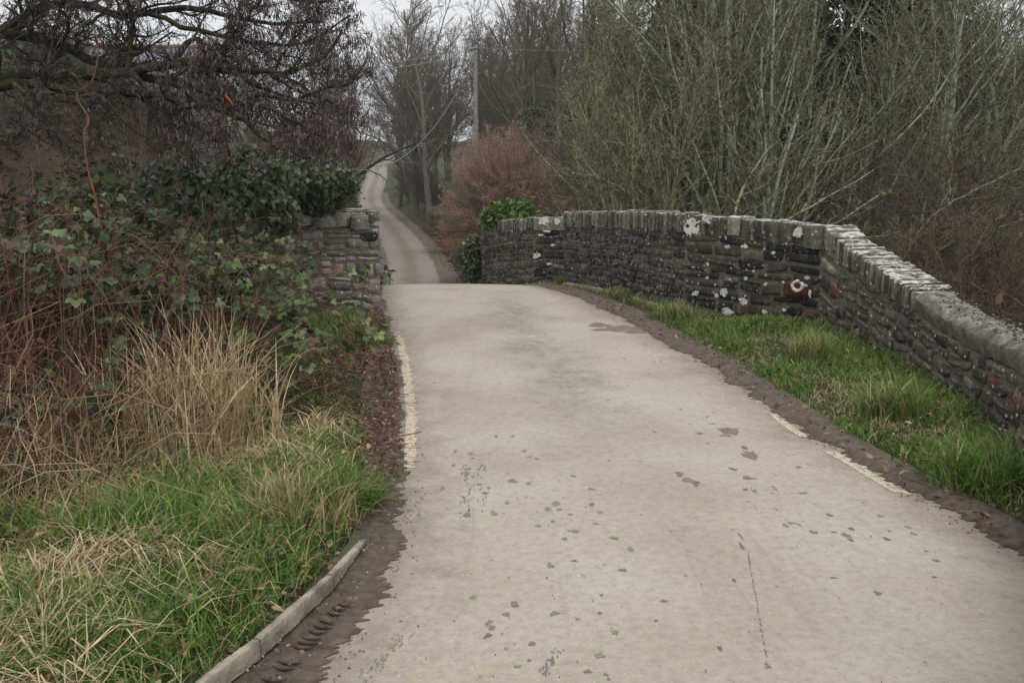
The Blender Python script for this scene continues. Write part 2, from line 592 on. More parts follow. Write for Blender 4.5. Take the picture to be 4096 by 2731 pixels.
M = dict(
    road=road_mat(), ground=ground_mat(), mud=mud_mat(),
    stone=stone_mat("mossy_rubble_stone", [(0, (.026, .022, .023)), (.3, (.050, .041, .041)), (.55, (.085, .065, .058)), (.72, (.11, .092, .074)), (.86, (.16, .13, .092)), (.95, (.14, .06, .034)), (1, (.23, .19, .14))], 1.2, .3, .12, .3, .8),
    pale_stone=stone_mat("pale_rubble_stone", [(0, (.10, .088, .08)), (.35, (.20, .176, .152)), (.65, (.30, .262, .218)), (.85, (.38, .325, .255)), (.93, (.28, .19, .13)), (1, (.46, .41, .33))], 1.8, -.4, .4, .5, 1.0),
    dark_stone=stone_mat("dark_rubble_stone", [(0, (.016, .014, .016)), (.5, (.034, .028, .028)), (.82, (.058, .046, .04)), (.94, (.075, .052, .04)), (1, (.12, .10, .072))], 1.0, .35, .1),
    mortar=stone_mat("lime_mortar", [(0, (.13, .112, .088)), (1, (.19, .165, .13))], .6, -.5, .3),
    grey_mortar=stone_mat("grey_wing_mortar", [(0, (.12, .104, .082)), (1, (.17, .15, .118))], .4, .35, .2),
    dark_mortar=stone_mat("weathered_mortar", [(0, (.10, .088, .071)), (1, (.155, .135, .108))], .4, .45, .2),
    coping=stone_mat("lichen_coping", [(0, (.042, .036, .03)), (.5, (.10, .087, .066)), (1, (.23, .2, .155))], 1.2, .3, 1.0, .75),
    cap=stone_mat("rough_capping_mortar", [(0, (.10, .085, .075)), (1, (.14, .12, .10))], .35, .45, .3),
    lichen=simple_mat("white_lichen", (.60, .60, .55), .95, .1, .25, 30, .6, 90),
    rust_stone=simple_mat("rust_red_stone", (.085, .03, .018), .85, .2, .6, 9, .5, 40),
    kerb=simple_mat("weathered_concrete", (.30, .262, .205), .9, .2, .55, 9, .8, 40),
    paint=simple_mat("worn_white_paint", (.50, .425, .325), .8, .2, .3, 24, .3, 90),
    wet=simple_mat("wet_splash", (.205, .192, .178), .75, .2, .25, 12),
    fleck=simple_mat("faint_brown_fleck", (.25, .205, .155), .8, .2, .3, 10),
    wet_brown=simple_mat("damp_brown_splash", (.19, .152, .115), .6, .3, .3, 10),
    pale_dust=simple_mat("pale_dust", (.46, .43, .39), .9, .1, .2, 10),
    grass=tone_mat("verge_grass", [(0, (.03, .075, .014)), (.35, (.085, .19, .026)), (.6, (.17, .28, .05)), (.74, (.22, .22, .08)), (.86, (.40, .31, .16)), (1, (.60, .48, .30))], .6, .3, .2, 5, .25),
    straw=tone_mat("dead_straw", [(0, (.12, .075, .045)), (.4, (.28, .195, .11)), (.75, (.47, .36, .21)), (1, (.64, .53, .35))], .75, .2, .2, 6, .15),
    pale_straw=tone_mat("bleached_straw", [(0, (.18, .12, .065)), (.4, (.42, .31, .175)), (.75, (.62, .49, .30)), (1, (.74, .64, .44))], .75, .2, .2, 6, .15),
    cane=tone_mat("bramble_cane", [(0, (.07, .035, .028)), (.5, (.15, .07, .046)), (.8, (.22, .12, .072)), (1, (.29, .2, .125))], .6, .3, .2, 6),
    leaf=tone_mat("bramble_leaf", [(0, (.024, .024, .014)), (.3, (.036, .055, .02)), (.7, (.075, .125, .034)), (.9, (.16, .23, .055)), (.95, (.15, .10, .045)), (1, (.10, .055, .03))], .38, .45, .3, 6, .2),
    ivy=tone_mat("ivy_leaf", [(0, (.012, .026, .012)), (.4, (.028, .05, .019)), (.75, (.052, .088, .028)), (.93, (.10, .15, .04)), (1, (.15, .125, .055))], .34, .4, .3, 4, .12),
    laurel=tone_mat("laurel_leaf", [(0, (.045, .09, .02)), (.5, (.10, .19, .03)), (1, (.22, .31, .05))], .4, .45, .2, 4, .25),
    dead_leaf=tone_mat("fallen_leaf", [(0, (.06, .032, .02)), (.5, (.15, .085, .05)), (.8, (.27, .17, .105)), (1, (.38, .28, .19))], .8, .2, .2, 20),
    cap_litter=tone_mat("moss_and_litter", [(0, (.03, .03, .014)), (.35, (.065, .07, .03)), (.6, (.13, .10, .07)), (.85, (.24, .2, .15)), (1, (.45, .42, .36))], .9, .1, .3, 30),
    beech=tone_mat("clinging_brown_leaf", [(0, (.25, .155, .105)), (.5, (.42, .29, .205)), (1, (.55, .42, .31))], .8, .2, .25, 1.2, .25),
    evergreen=tone_mat("dark_evergreen", [(0, (.006, .010, .006)), (.6, (.014, .022, .011)), (1, (.03, .042, .02))], .6, .3, .3, 1.2),
    catkin=tone_mat("alder_catkin", [(0, (.07, .032, .03)), (.5, (.14, .095, .098)), (1, (.25, .2, .215))], .85, .15, .2, 8),
    alder=bark_mat("alder_bark", (.028, .023, .017), (.13, .135, .085), .22, 14, (.045, .048, .016)),
    alder_twig=bark_mat("alder_twig_bark", (.058, .042, .036), (.16, .155, .11), .4, 12),
    orange_wood=simple_mat("torn_orange_wood", (.30, .085, .045), .85, .1, .3, 30),
    lichened_trunk=bark_mat("lichened_trunk_bark", (.11, .095, .06), (.34, .365, .255), .78, 11),
    lichened=bark_mat("lichened_bark", (.095, .08, .05), (.255, .255, .15), .62, 14),
    yellow=bark_mat("yellow_lichened_bark", (.145, .13, .082), (.33, .315, .165), .55, 9),
    grey_bark=bark_mat("grey_bark", (.14, .122, .10), (.2, .195, .15), .4, 4, None),
    brown_twig=bark_mat("brown_twig_bark", (.125, .094, .066), (.20, .185, .125), .3, 8),
    russet_twig=bark_mat("russet_twig_bark", (.34, .22, .145), (.42, .31, .21), .3, 8),
    ivy_bark=bark_mat("ivy_grown_bark", (.05, .045, .032), (.035, .05, .02), .6, 3),
    rust_stem=simple_mat("rusty_stem", (.125, .058, .038), .75, .2, .35, 14),
    pole=simple_mat("weathered_pole_wood", (.26, .235, .2), .85, .2, .25, 5, .3, 20),
    metal=simple_mat("galvanised_metal", (.3, .3, .3), .5, .5, .15, 20),
    wire=simple_mat("overhead_wire", (.30, .30, .31), .5, .4, .1, 5),
    slate=simple_mat("wet_slate", (.20, .20, .225), .55, .4, .25, 4),
    render=simple_mat("pale_render", (.5, .46, .4), .9, .1, .15, 3),
    gutter=simple_mat("black_gutter", (.02, .02, .022), .5, .4, .1, 5),
    dark=simple_mat("dark_glass", (.02, .022, .025), .15, .5, .1, 5),
    pebble=tone_mat("loose_stone", [(0, (.05, .045, .042)), (.6, (.15, .135, .12)), (1, (.42, .39, .35))], .85, .2, .2, 30),
)

# ------------------------------------------------------------------ the lie of the land
# height of the lane ahead of the camera: flat, over the hump of the bridge, down to the valley, up the hill
FAR = [(1130, 39, 1779), (1047, 50, 1745), (963, 60, 1690), (900, 72, 1627), (837, 90, 1556), (816, 105, 1537), (769, 122, 1526), (710, 140, 1543), (655, 156, 1545)]
ZY = [-30, 0, 6, 8, 10, 12, 14, 16, 18, 20, 24, 29, 34]
ZZ = [0, 0, 0, .06, .18, .28, .31, .25, .10, -.12, -.62, -1.15, -1.48]
fx = []
for py_, d_, px_ in FAR:
    p = at(px_, py_, d_)
    ZY.append(d_)
    ZZ.append(p[2])
    fx.append((d_, p[0]))
ZY += [175, 210, 300, 460]
ZZ += [ZZ[-1] + 1.6, ZZ[-1] + 5, ZZ[-1] + 12, ZZ[-1] + 20]
_ys = np.arange(-30, 460, .25)
_zs = np.interp(_ys, ZY, ZZ)
_k = np.exp(-np.linspace(-2, 2, 13) ** 2)
_k /= _k.sum()
_zs = np.convolve(np.pad(_zs, 6, mode='edge'), _k, mode='valid')


def ZR(y):
    return np.interp(y, _ys, _zs)


def hit(px, py, f=None, y0=1.2, y1=40):
    """where the sight line through a pixel meets the ground (f: height function of x, y)"""
    d = ray(px, py)
    y = np.arange(y0, y1, .01)
    t = y / d[1]
    x, z = EYE[0] + d[0] * t, EYE[2] + d[2] * t
    g = ZR(y) if f is None else f(x, y)
    i = np.argmax(z <= g)
    return np.array([x[i], y[i], g[i]])


ML_PX = [(1229, 2731), (1330, 2632), (1395, 2495), (1482, 2387), (1554, 2249), (1590, 2134), (1622, 1989), (1620, 1845), (1606, 1700), (1606, 1560), (1588, 1440), (1572, 1343), (1548, 1265), (1528, 1195)]
MR_PX = [(4091, 2199), (3856, 2081), (3612, 1951), (3510, 1893), (3353, 1790), (3236, 1750), (3141, 1665), (3008, 1570), (2875, 1490), (2740, 1410), (2620, 1335), (2425, 1238), (2300, 1185), (2190, 1152)]
GL_PX = [(882, 2731), (1113, 2560), (1308, 2379), (1467, 2191), (1500, 2120), (1490, 1990), (1505, 1880), (1490, 1760), (1480, 1640), (1500, 1500), (1515, 1400), (1540, 1310), (1530, 1240), (1515, 1190)]
GR_PX = [(4096, 2160), (3850, 2025), (3586, 1885), (3450, 1810), (3323, 1735), (3160, 1620), (2971, 1490), (2830, 1405), (2688, 1318), (2560, 1262), (2420, 1205), (2290, 1162), (2200, 1140)]


def edge(pxs, y_tail):
    P = np.array([hit(*p)[:2] for p in pxs])
    d0 = P[0] - P[1]
    P = np.vstack([P[0] + d0 * (9 / abs(d0[1])), P])
    o = np.argsort(P[:, 1])
    return P[o]


mudL, mudR, grL, grR = (edge(q, 0) for q in (ML_PX, MR_PX, GL_PX, GR_PX))


def curve(P, tail=()):
    y = np.concatenate([P[:, 1], [t[0] for t in tail]])
    x = np.concatenate([P[:, 0], [t[1] for t in tail]])
    return lambda q: np.interp(q, y, x)


tailR = [(d, x) for d, x in fx] + [(175, fx[-1][1] - 1), (300, fx[-1][1] - 10), (460, fx[-1][1] - 30)]
tailL = [(d, x - 3.0) for d, x in tailR]
mLx, mRx = curve(mudL, tailL), curve(mudR, tailR)
gLx, gRx = curve(grL, [(d, x - .5) for d, x in tailL]), curve(grR, [(d, x + .5) for d, x in tailR])


def XL(y):
    return mLx(y) - .22


def XR(y):
    return mRx(y) + .22


# parapet lines in plan: (pixel x, metres ahead, pixel y of the top edge)
WALL_D = [(4700, 1.4, 2400), (4420, 2.6, 1880), (4290, 3.6, 1640), (4190, 4.5, 1480), (4100, 5.42, 1388), (3945, 6.3, 1328), (3790, 7.2, 1255), (3640, 8.1, 1150), (3470, 9.0, 1037), (3380, 9.5, 978), (3295, 9.96, 902)]
WALL_C = [(3295, 9.96, 902), (3020, 10.6, 873), (2745, 11.25, 852)]
WALL_B = [(2745, 11.25, 852), (2500, 13.2, 845), (2258, 16.0, 847)]
WALL_E = [(2400, 17.25, 868), (2262, 17.4, 866), (2135, 17.6, 868)]
WALL_F = [(2135, 17.6, 868), (2030, 18.8, 880), (1960, 19.6, 897), (1925, 20.0, 915)]


def wpts(L):
    return np.array([at(a, c, b) for a, b, c in L])


wd, wc, wb, we, wf = (wpts(q) for q in (WALL_D, WALL_C, WALL_B, WALL_E, WALL_F))
_wl = np.vstack([wd, wc[1:], wb[1:], wf])
_o = np.argsort(_wl[:, 1])
WRx = lambda y: np.interp(y, _wl[_o, 1], _wl[_o, 0])


def H(x, y):
    x, y = np.asarray(x, float), np.asarray(y, float)
    z0 = ZR(y)
    l, r = XL(y) - x, x - XR(y)
    z = z0.copy() if z0.ndim else float(z0)
    road = (l < .05) & (r < .05)
    # left: verge, river bank, the far bank under the trees
    left = sm(.0, .5, l) * .07 + sm(.8, 4, l) * .38 * (1 - sm(9, 13, y))
    left = left - sm(.7, 3.2, l) * 2.0 * sm(10.2, 12.5, y) * (1 - sm(15.5, 19, y))
    left = left + sm(2.2, 8.0, l) * 6.2 * sm(15, 23, y) * (1 - .5 * sm(50, 100, y)) + sm(.4, 2.2, l) * .9 * sm(22, 30, y) * (1 - .6 * sm(60, 100, y))
    left = left + sm(8, 90, l) * 7 * sm(22, 70, y)
    # right: verge up to the parapet, then down to the river meadow, the lane's high bank beyond the bridge, the hill
    wr = x - WRx(y) - .3
    right = (sm(0, .35, r) * .06 + sm(.3, 1.6, r) * .06) * (1 - .75 * sm(10.8, 12.5, y))
    right = right - sm(0, 2.6, wr) * 2.0 * (1 - sm(18, 26, y))
    right = right + sm(.5, 3.3, r) * 2.5 * sm(20, 28, y) * (1 - .35 * sm(45, 90, y)) + sm(3, 9, r) * .8 * sm(20, 30, y)
    right = right + sm(7, 42, r) * 8.0 * sm(24, 55, y) + sm(30, 140, r) * 10 * sm(40, 110, y)
    z = z + np.where(l > r, left, right)
    rough = (vnoise(x * 1.7, y * 1.7, 3) - .5) * .10 + (vnoise(x * .35, y * .35, 5) - .5) * .3 * sm(12, 25, y)
    z = z + rough * sm(.25, 1.0, np.maximum(l, r))
    return np.where(road, z0 - .05, z)


def spaced(a, b, d0, grow, dmax):
    out, d = [a], d0
    while out[-1] < b:
        out.append(out[-1] + d)
        d = min(d * grow, dmax)
    return np.array(out)


gy = np.concatenate([np.arange(-12, 1.5, .5), np.arange(1.5, 24, .13), spaced(24, 430, .2, 1.03, 9)])
gx = spaced(0, 330, .13, 1.0, .13)
gx = np.concatenate([np.arange(0, 6.5, .12), spaced(6.5, 330, .16, 1.055, 12)])
GX = np.concatenate([-gx[:0:-1], gx])
X, Y = np.meshgrid(GX, gy, indexing='ij')
# shear the grid so that it follows the bend of the lane
X = X + (XL(Y) + XR(Y)) / 2 * 1.0
Z = H(X, Y)
lr = np.maximum(XL(Y) - X, X - XR(Y))
green = np.where(Y < 11, .62, .34) - .25 * sm(1.0, 3.5, XL(Y) - X) * (Y < 14) + .1 * sm(60, 120, Y) + .2 * sm(.6, 1.5, X - XR(Y)) * sm(20, 24, Y) * (1 - sm(8, 12, X - XR(Y)))
terrain = MB().add(np.stack([X, Y, Z], -1), grid_faces(*X.shape), green).build("ground", M["ground"], None, True)
tag(terrain, "grassy verges, river banks and wooded hillside on both sides of the lane", kind="structure")

# the lane itself
ry = np.concatenate([np.arange(-12, 2, .3), np.arange(2, 26, .12), spaced(26, 440, .3, 1.02, 4)])
ru = np.linspace(0, 1, 17)
RX = XL(ry)[:, None] * (1 - ru) + XR(ry)[:, None] * ru
RY = np.repeat(ry[:, None], 17, 1)
RZ = ZR(ry)[:, None] + .03 * (1 - (2 * ru - 1) ** 2)[None] - .02
redge = np.minimum(ru, 1 - ru)[None] * (XR(ry) - XL(ry))[:, None]
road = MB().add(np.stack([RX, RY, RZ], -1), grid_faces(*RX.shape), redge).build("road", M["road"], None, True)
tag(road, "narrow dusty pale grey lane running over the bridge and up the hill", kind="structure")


def road_z(x, y):
    u = (x - XL(y)) / (XR(y) - XL(y))
    return ZR(y) + .03 * (1 - (2 * u - 1) ** 2) - .02


def strip(name, yA, yB, inner, outer, zin, zout, mat_, seed, ragged, dy=.008, cols=7, hump=.02):
    """a ragged-edged layer of mud along the lane"""
    y = np.arange(yA, yB, dy)
    u = np.linspace(0, 1, cols)
    jag = ragged * ((vnoise(y * 16, y * 0, seed) - .5) * .35 + (vnoise(y * 3.5, y * 0, seed + 1) - .5) * 1.1 + (vnoise(y * 45, y * 0, seed + 2) - .5) * .6 + (vnoise(y * 95, y * 0, seed + 3) - .5) * .5)
    xi, xo = inner(y) + jag, outer(y)
    x = xi[:, None] * (1 - u) + xo[:, None] * u
    yy = np.repeat(y[:, None], cols, 1)
    z = np.maximum(road_z(x, yy), ZR(yy) - .02) + zin * (1 - u) + zout * u + hump * 4 * (u * (1 - u))[None] * (.5 + vnoise(x * 9, yy * 9, seed + 5))
    return MB().add(np.stack([x, yy, z], -1), grid_faces(*x.shape)).build(name, mat_, None, True)


tag(strip("mud_strip", 1.6, 19, lambda y: mLx(y), lambda y: gLx(y) - .10, .004, .03, M["mud"], 11, .10, hump=.010),
    "dark wet mud along the left edge of the lane beside the kerb", kind="structure")
tag(strip("mud_strip", 2.2, 19, lambda y: mRx(y), lambda y: gRx(y) + .12, .005, .04, M["mud"], 21, .12),
    "brown mud between the lane and the grass under the parapet", kind="structure")
tag(strip("mud_strip", 19, 120, lambda y: XR(y) - .35, lambda y: XR(y) + .55, .01, .08, M["mud"], 31, .25, .12),
    "dark mud along the bank side of the far lane", kind="structure")
tag(strip("mud_strip", 19, 100, lambda y: XL(y) + .3, lambda y: XL(y) - .5, .01, .08, M["mud"], 41, .25, .12),
    "dark mud along the hedge side of the far lane", kind="structure")


gc = np.random.default_rng(88)
nc = 2200
yc = gc.uniform(2.0, 13, nc) ** 1.0
sd_ = gc.random(nc) < .5
off_ = np.abs(gc.normal(0, .075, nc)) - .03
xc = np.where(sd_, mLx(yc) + off_, mRx(yc) - off_)
o8 = np.array([[0, 0, 1.0], [1, 0, 0], [0, 1, 0], [-1, 0, 0], [0, -1, 0], [0, 0, -1.0]])
q8 = np.array([[0, 1, 2], [0, 2, 3], [0, 3, 4], [0, 4, 1], [5, 2, 1], [5, 3, 2], [5, 4, 3], [5, 1, 4]])
Pc = np.column_stack([xc, yc, road_z(xc, yc) + .004])
mb = MB()
mb.add((Pc[:, None] + o8[None] * gc.uniform(.0015, .0065, (nc, 1, 1)) * np.array([1.2, 1.0, .35])), (q8[None] + (np.arange(nc) * 6)[:, None, None]).reshape(-1, 3), np.repeat(gc.random(nc), 6))
tag(mb.build("mud_crumbs", M["mud"]), "crumbs of brown mud spilling from the verges on to the edge of the lane", kind="stuff")


# worn white edge lines: children of the road
def paint_line(pts, wid, seed, keep=.5):
    P = smooth_path([hit(*p) for p in pts], 520)
    d = unit(np.gradient(P[:, :2], axis=0))
    nrm = np.column_stack([-d[:, 1], d[:, 0]])
    mb = MB()
    cols = 13
    s = np.linspace(0, 1, len(P))
    off = np.linspace(-.5, .5, cols)
    x = P[:, 0:1] + nrm[:, 0:1] * off * wid
    y = P[:, 1:2] + nrm[:, 1:2] * off * wid
    jit = (vnoise(s * 70, s * 0, seed) - .45) * wid * .8 * vnoise(s * 9, s * 0, seed + 2)
    x[:, 0] += jit
    x[:, -1] -= (vnoise(s * 50, s * 0, seed + 3) - .5) * wid * .08
    z = road_z(x, y) + .0026
    f = grid_faces(len(P), cols)
    c = vnoise(x.ravel() * 30, y.ravel() * 34, seed + 7) * .55 + vnoise(x.ravel() * 70, y.ravel() * 80, seed + 8) * .45
    fade = np.repeat(np.minimum(s, 1 - s) * 8, cols)
    fc = c[f].mean(1) + np.minimum(fade[f].mean(1), 1) * .30 + .12 * np.tile(np.linspace(0, 1, cols - 1), len(P) - 1)
    mb.add(np.stack([x, y, z], -1), f[fc > keep])
    return mb.build("edge_line", M["paint"], road)


paint_line([(1640, 1875), (1641, 1800), (1644, 1700), (1640, 1600), (1630, 1520), (1620, 1450), (1605, 1380), (1588, 1325)], .082, 3, .60)
paint_line([(3625, 1975), (3530, 1922), (3420, 1857), (3320, 1800)], .085, 5, .52)
paint_line([(3225, 1745), (3150, 1697), (3090, 1647)], .075, 8, .6)
paint_line([(3055, 1607), (2995, 1577)], .08, 9, .5)


def blobs(name, specs, mat_, seed, lift):
    """flat irregular marks on the lane surface: (px, py, width px, height px)"""
    rg = np.random.default_rng(seed)
    mb = MB()
    for px, py, w, h in specs:
        c = hit(px, py)
        e = hit(px + w / 2, py)
        g = hit(px, py - h / 2)
        rx, rY = abs(e[0] - c[0]), abs(g[1] - c[1])
        n = 40
        th = np.arange(n) * 2 * math.pi / n
        k = .92 + .34 * (vnoise(th * 2.2, th * 0 + px, seed) - .5) * 2 + .28 * np.sin(2 * th + rg.uniform(0, 6)) * rg.random() + .16 * (rg.random(n) - .5) + .22 * np.sin(3 * th + rg.uniform(0, 6)) * rg.random()
        sp = rg.random(n) > .95
        k = np.where(sp, k * 1.35, k)
        x = c[0] + rx * k * np.cos(th)
        y = c[1] + rY * k * np.sin(th)
        v = np.column_stack([np.r_[c[0], x], np.r_[c[1], y]])
        z = road_z(v[:, 0], v[:, 1]) + lift
        mb.add(np.column_stack([v, z]), [[0, 1 + i, 1 + (i + 1) % n] for i in range(n)])
    return mb.build(name, mat_, road)


sc7 = 2218 / 1600.0
S7 = [(905, 453, 52, 22), (992, 467, 30, 18), (750, 517, 28, 18), (872, 573, 24, 20), (648, 636, 34, 30), (797, 632, 36, 20), (1140, 582, 48, 26), (1096, 609, 40, 18), (1160, 613, 30, 12), (1222, 643, 30, 13), (1127, 680, 24, 13), (1040, 703, 34, 20), (1242, 736, 60, 18), (1190, 775, 34, 14), (1340, 590, 38, 22), (1385, 632, 34, 14), (1240, 430, 34, 12), (1335, 501, 32, 11), (1466, 777, 46, 20), (1557, 837, 36, 20), (1514, 954, 40, 18), (1110, 924, 38, 24), (1092, 994, 14, 10), (1133, 1190, 46, 26), (1468, 1299, 44, 26), (1385, 1430, 60, 40), (928, 1486, 44, 22), (1418, 1531, 30, 18), (1434, 1560, 24, 12), (1860, 989, 22, 14), (810, 205, 20, 16), (903, 206, 26, 16), (966, 288, 24, 14), (995, 321, 30, 12), (1034, 330, 22, 10), (645, 412, 24, 30), (655, 380, 24, 14), (768, 488, 20, 14), (512, 486, 26, 22), (380, 626, 22, 18), (666, 297, 32, 14), (584, 282, 22, 12), (574, 357, 20, 10), (2193, 504, 22, 12), (685, 1092, 40, 26)]
S7B = [(915, 1132, 40, 34), (866, 1190, 40, 26), (770, 1240, 44, 26), (788, 1262, 44, 26), (767, 1304, 40, 22), (1012, 1360, 40, 36), (994, 1447, 26, 16), (1320, 1520, 50, 26), (1392, 1091, 22, 12), (1261, 1225, 24, 10), (1384, 1192, 24, 10), (1244, 899, 36, 12), (853, 1406, 26, 12), (2050, 1391, 22, 18), (1694, 1237, 24, 14), (1740, 1130, 50, 16), (716, 467, 30, 10), (1830, 420, 60, 26), (1880, 455, 90, 26), (1915, 480, 30, 18), (2100, 165, 90, 28), (2085, 198, 60, 12), (2130, 185, 40, 30), (1688, 183, 24, 16), (1940, 190, 40, 10), (2010, 134, 34, 9), (2190, 265, 30, 9), (2205, 300, 30, 40), (1365, 695, 40, 9), (680, 322, 22, 8)]
S8 = [(690, 772, 28, 18), (535, 598, 28, 16), (487, 590, 22, 10), (622, 609, 18, 10), (780, 606, 40, 12), (758, 770, 18, 14), (1175, 719, 34, 14), (1313, 773, 34, 12), (1342, 805, 26, 10), (1455, 946, 30, 18), (1162, 1119, 36, 20), (234, 738, 10, 8), (106, 806, 12, 8), (876, 1066, 14, 8), (600, 1495, 30, 26)]
S8B = [(830, 808, 36, 22), (1000, 822, 50, 26), (1020, 845, 34, 14), (720, 762, 36, 16), (936, 806, 30, 10), (1028, 789, 32, 16), (1204, 839, 36, 22), (1218, 796, 26, 10), (915, 717, 34, 10), (1406, 897, 30, 8), (1448, 1032, 34, 10), (934, 1046, 34, 18), (356, 1407, 24, 18), (500, 530, 60, 14), (425, 485, 40, 14), (755, 468, 26, 14), (515, 415, 70, 44), (478, 372, 34, 14), (400, 285, 90, 30), (470, 885, 20, 44), (460, 830, 14, 40), (427, 1060, 22, 22)]
T7 = lambda L, k=1.0: [(1400 + a / sc7, 1600 + b / sc7, w / sc7 * k, h / sc7 * k) for a, b, w, h in L]
T8 = lambda L, k=1.0: [(2600 + a / 1.274, 1500 + b / 1.274, w / 1.274 * k, h / 1.274 * k) for a, b, w, h in L]
ok = lambda L: [s for s in L if s[1] < 2728]
blobs("water_splash", ok(T7(S7) + T8(S8)), M["wet"], 1, .0018).__setitem__("kind", "stuff")
blobs("damp_stain", ok(T7(S7B) + T8(S8B)) + [(2480, 1313, 180, 26), (2400, 1300, 90, 16), (2540, 1325, 120, 14)], M["wet_brown"], 2, .0014).__setitem__("kind", "stuff")
rg = np.random.default_rng(15)
skid = []
for u in np.linspace(0, 1, 70):
    if rg.random() < .8:
        skid.append((2992 + 78 * u + rg.normal(0, 1.5), 2225 + 450 * u, rg.uniform(3, 6), rg.uniform(4, 9)))
for u in rg.random(90):
    skid.append((1640 - 190 * u + rg.normal(0, 22), 2500 + 225 * u + rg.normal(0, 8), rg.uniform(3, 7), rg.uniform(4, 10)))
for u in rg.random(70):
    skid.append((1868 + rg.normal(0, 14) + 60 * (rg.random() < .4), 1860 + 200 * u, rg.uniform(3, 8), rg.uniform(4, 12)))
for u in rg.random(50):
    skid.append((2230 - 60 * u + rg.normal(0, 12), 2600 + 110 * u, rg.uniform(3, 7), rg.uniform(5, 10)))
blobs("skid_mark", ok(skid), M["wet"], 7, .0022).__setitem__("kind", "stuff")
rg = np.random.default_rng(5)
mini = [(rg.uniform(1500, 3700), rg.uniform(1300, 2720), rg.uniform(5, 14), rg.uniform(3, 7)) for _ in range(330)]
blobs("damp_fleck", mini[:170], M["fleck"], 4, .0010).__setitem__("kind", "stuff")

# ------------------------------------------------------------------ kerb stones
def bar(mb, P0, P1, w, h0, h1, rg, n=14, skew=0.0):
    """a weathered concrete bar lying from P0 to P1 (its road-side foot), chipped along the top"""
    P0, P1 = np.asarray(P0), np.asarray(P1)
    u = np.linspace(0, 1, n)
    d = unit((P1 - P0)[:2])
    nr = np.array([-d[1], d[0], 0])
    base = P0 + (P1 - P0) * u[:, None]
    h = h0 + (h1 - h0) * u
    prof = [(0, -.06), (0.0, .5), (0.0, .95), (.003, 1.0), (.93, 1.0), (1.0, .96), (1.0, -.06)]
    V = np.zeros((n, len(prof), 3))
    for j, (a, b) in enumerate(prof):
        chip = rg.normal(0, .0016, n)
        V[:, j] = base + nr * (a * w)[..., None] if np.ndim(a) else base + nr * (a * w if a > .1 else a)
        V[:, j, 2] = base[:, 2] + b * h + chip
        V[:, j] += nr * rg.normal(0, .0012, n)[:, None]
    m = len(prof)
    f = grid_faces(n, m)
    caps = [[0] + [i for i in (1, 2)] + [m - 1], [2, 3, m - 2, m - 1], [3, 4, 5, m - 2]]
    mb.add(V, f)
    e = (n - 1) * m
    for off, rev in ((0, False), (e, True)):
        for q in ([0, 1, 5, 6], [1, 2, 4, 5], [2, 3, 3, 4]):
            q = [off + i for i in q]
            if len(set(q)) == 4:
                mb.add(V.reshape(-1, 3)[q[::-1] if rev else q], [[0, 1, 2, 3]])


rg = np.random.default_rng(12)
kp = [hit(740, 2850), hit(997, 2661), hit(1308, 2379), hit(1470, 2186)]
for q_, dx_ in zip(kp, (.05, .045, .03, .0)):
    q_[0] += dx_
kh = [.068, .068, .062, .012]
names = ["weathered concrete kerb stone nearest the camera, running out of the picture", "middle weathered concrete kerb stone of the three, deepest face above the muddy tyre tread",
         "kerb stone at the far end of the three, sinking into the mud"]
for i in range(3):
    a, b = kp[i] + [0, 0, .028], kp[i + 1] + [0, 0, .028]
    g = (b - a) / np.linalg.norm(b - a) * .006
    mb = MB()
    bar(mb, a + g, b - g, .030, kh[i], kh[i + 1], rg, 18)
    tag(mb.build("kerb_stone", M["kerb"]), names[i], "kerb stone", "kerb stones at the left of the lane", "thing")

# tyre tread printed in the mud beside the kerb: raised bars of mud, part of the road's mud
mb = MB()
for k in range(15):
    if k in (3, 10, 14):
        continue
    u = k / 14 + rg.normal(0, .008)
    c = kp[0] * 0
    q0, q1 = hit(1090, 2731), hit(1385, 2420)
    p = q0 + (q1 - q0) * (u ** .85)
    w = .05 * (1 - .5 * u)
    ang = math.radians(30)
    path = np.array([[p[0] + s * w, p[1] + abs(s) ** 2 * .02 - s * .01, road_z(p[0] + s * w, p[1]) + .026 + .006 * (1 - s * s)] for s in np.linspace(-1, 1, 6)])
    add_tubes(mb, path[None], np.array([[.002, .006, .008, .008, .006, .002]]), 5)
mb.build("tyre_tread", M["mud"], road, True)


# ------------------------------------------------------------------ stone walls
class Face:
    """the road face of a wall: s along it, q from 0 at the foot to 1 under the coping"""

    def __init__(self, tops, cope, foot, flip=False):
        self.P = np.asarray(tops, float)
        d = np.linalg.norm(np.diff(self.P[:, :2], axis=0), axis=1)
        self.s = np.r_[0, np.cumsum(d)]
        self.L = self.s[-1]
        self.cope = cope
        self.foot = foot
        t = np.gradient(self.P[:, :2], self.s, axis=0) if len(self.P) > 2 else np.repeat((self.P[1:2, :2] - self.P[:1, :2]), 2, 0)
        t = unit(t)
        self.n = np.column_stack([-t[:, 1], t[:, 0]]) * (-1 if flip else 1)

    def xy(self, s):
        return np.stack([np.interp(s, self.s, self.P[:, i]) for i in (0, 1)], -1)

    def top(self, s):
        return np.interp(s, self.s, self.P[:, 2])

    def nrm(self, s):
        return unit(np.stack([np.interp(s, self.s, self.n[:, i]) for i in (0, 1)], -1))

    def bottom(self, s):
        p = self.xy(s)
        return H(p[..., 0], p[..., 1]) - self.foot

    def pos(self, s, q, out):
        zb, zt = self.bottom(s), self.top(s) - self.cope
        p = self.xy(s) + self.nrm(s) * np.asarray(out)[..., None]
        return np.concatenate([p, (zb + (zt - zb) * q)[..., None]], -1)


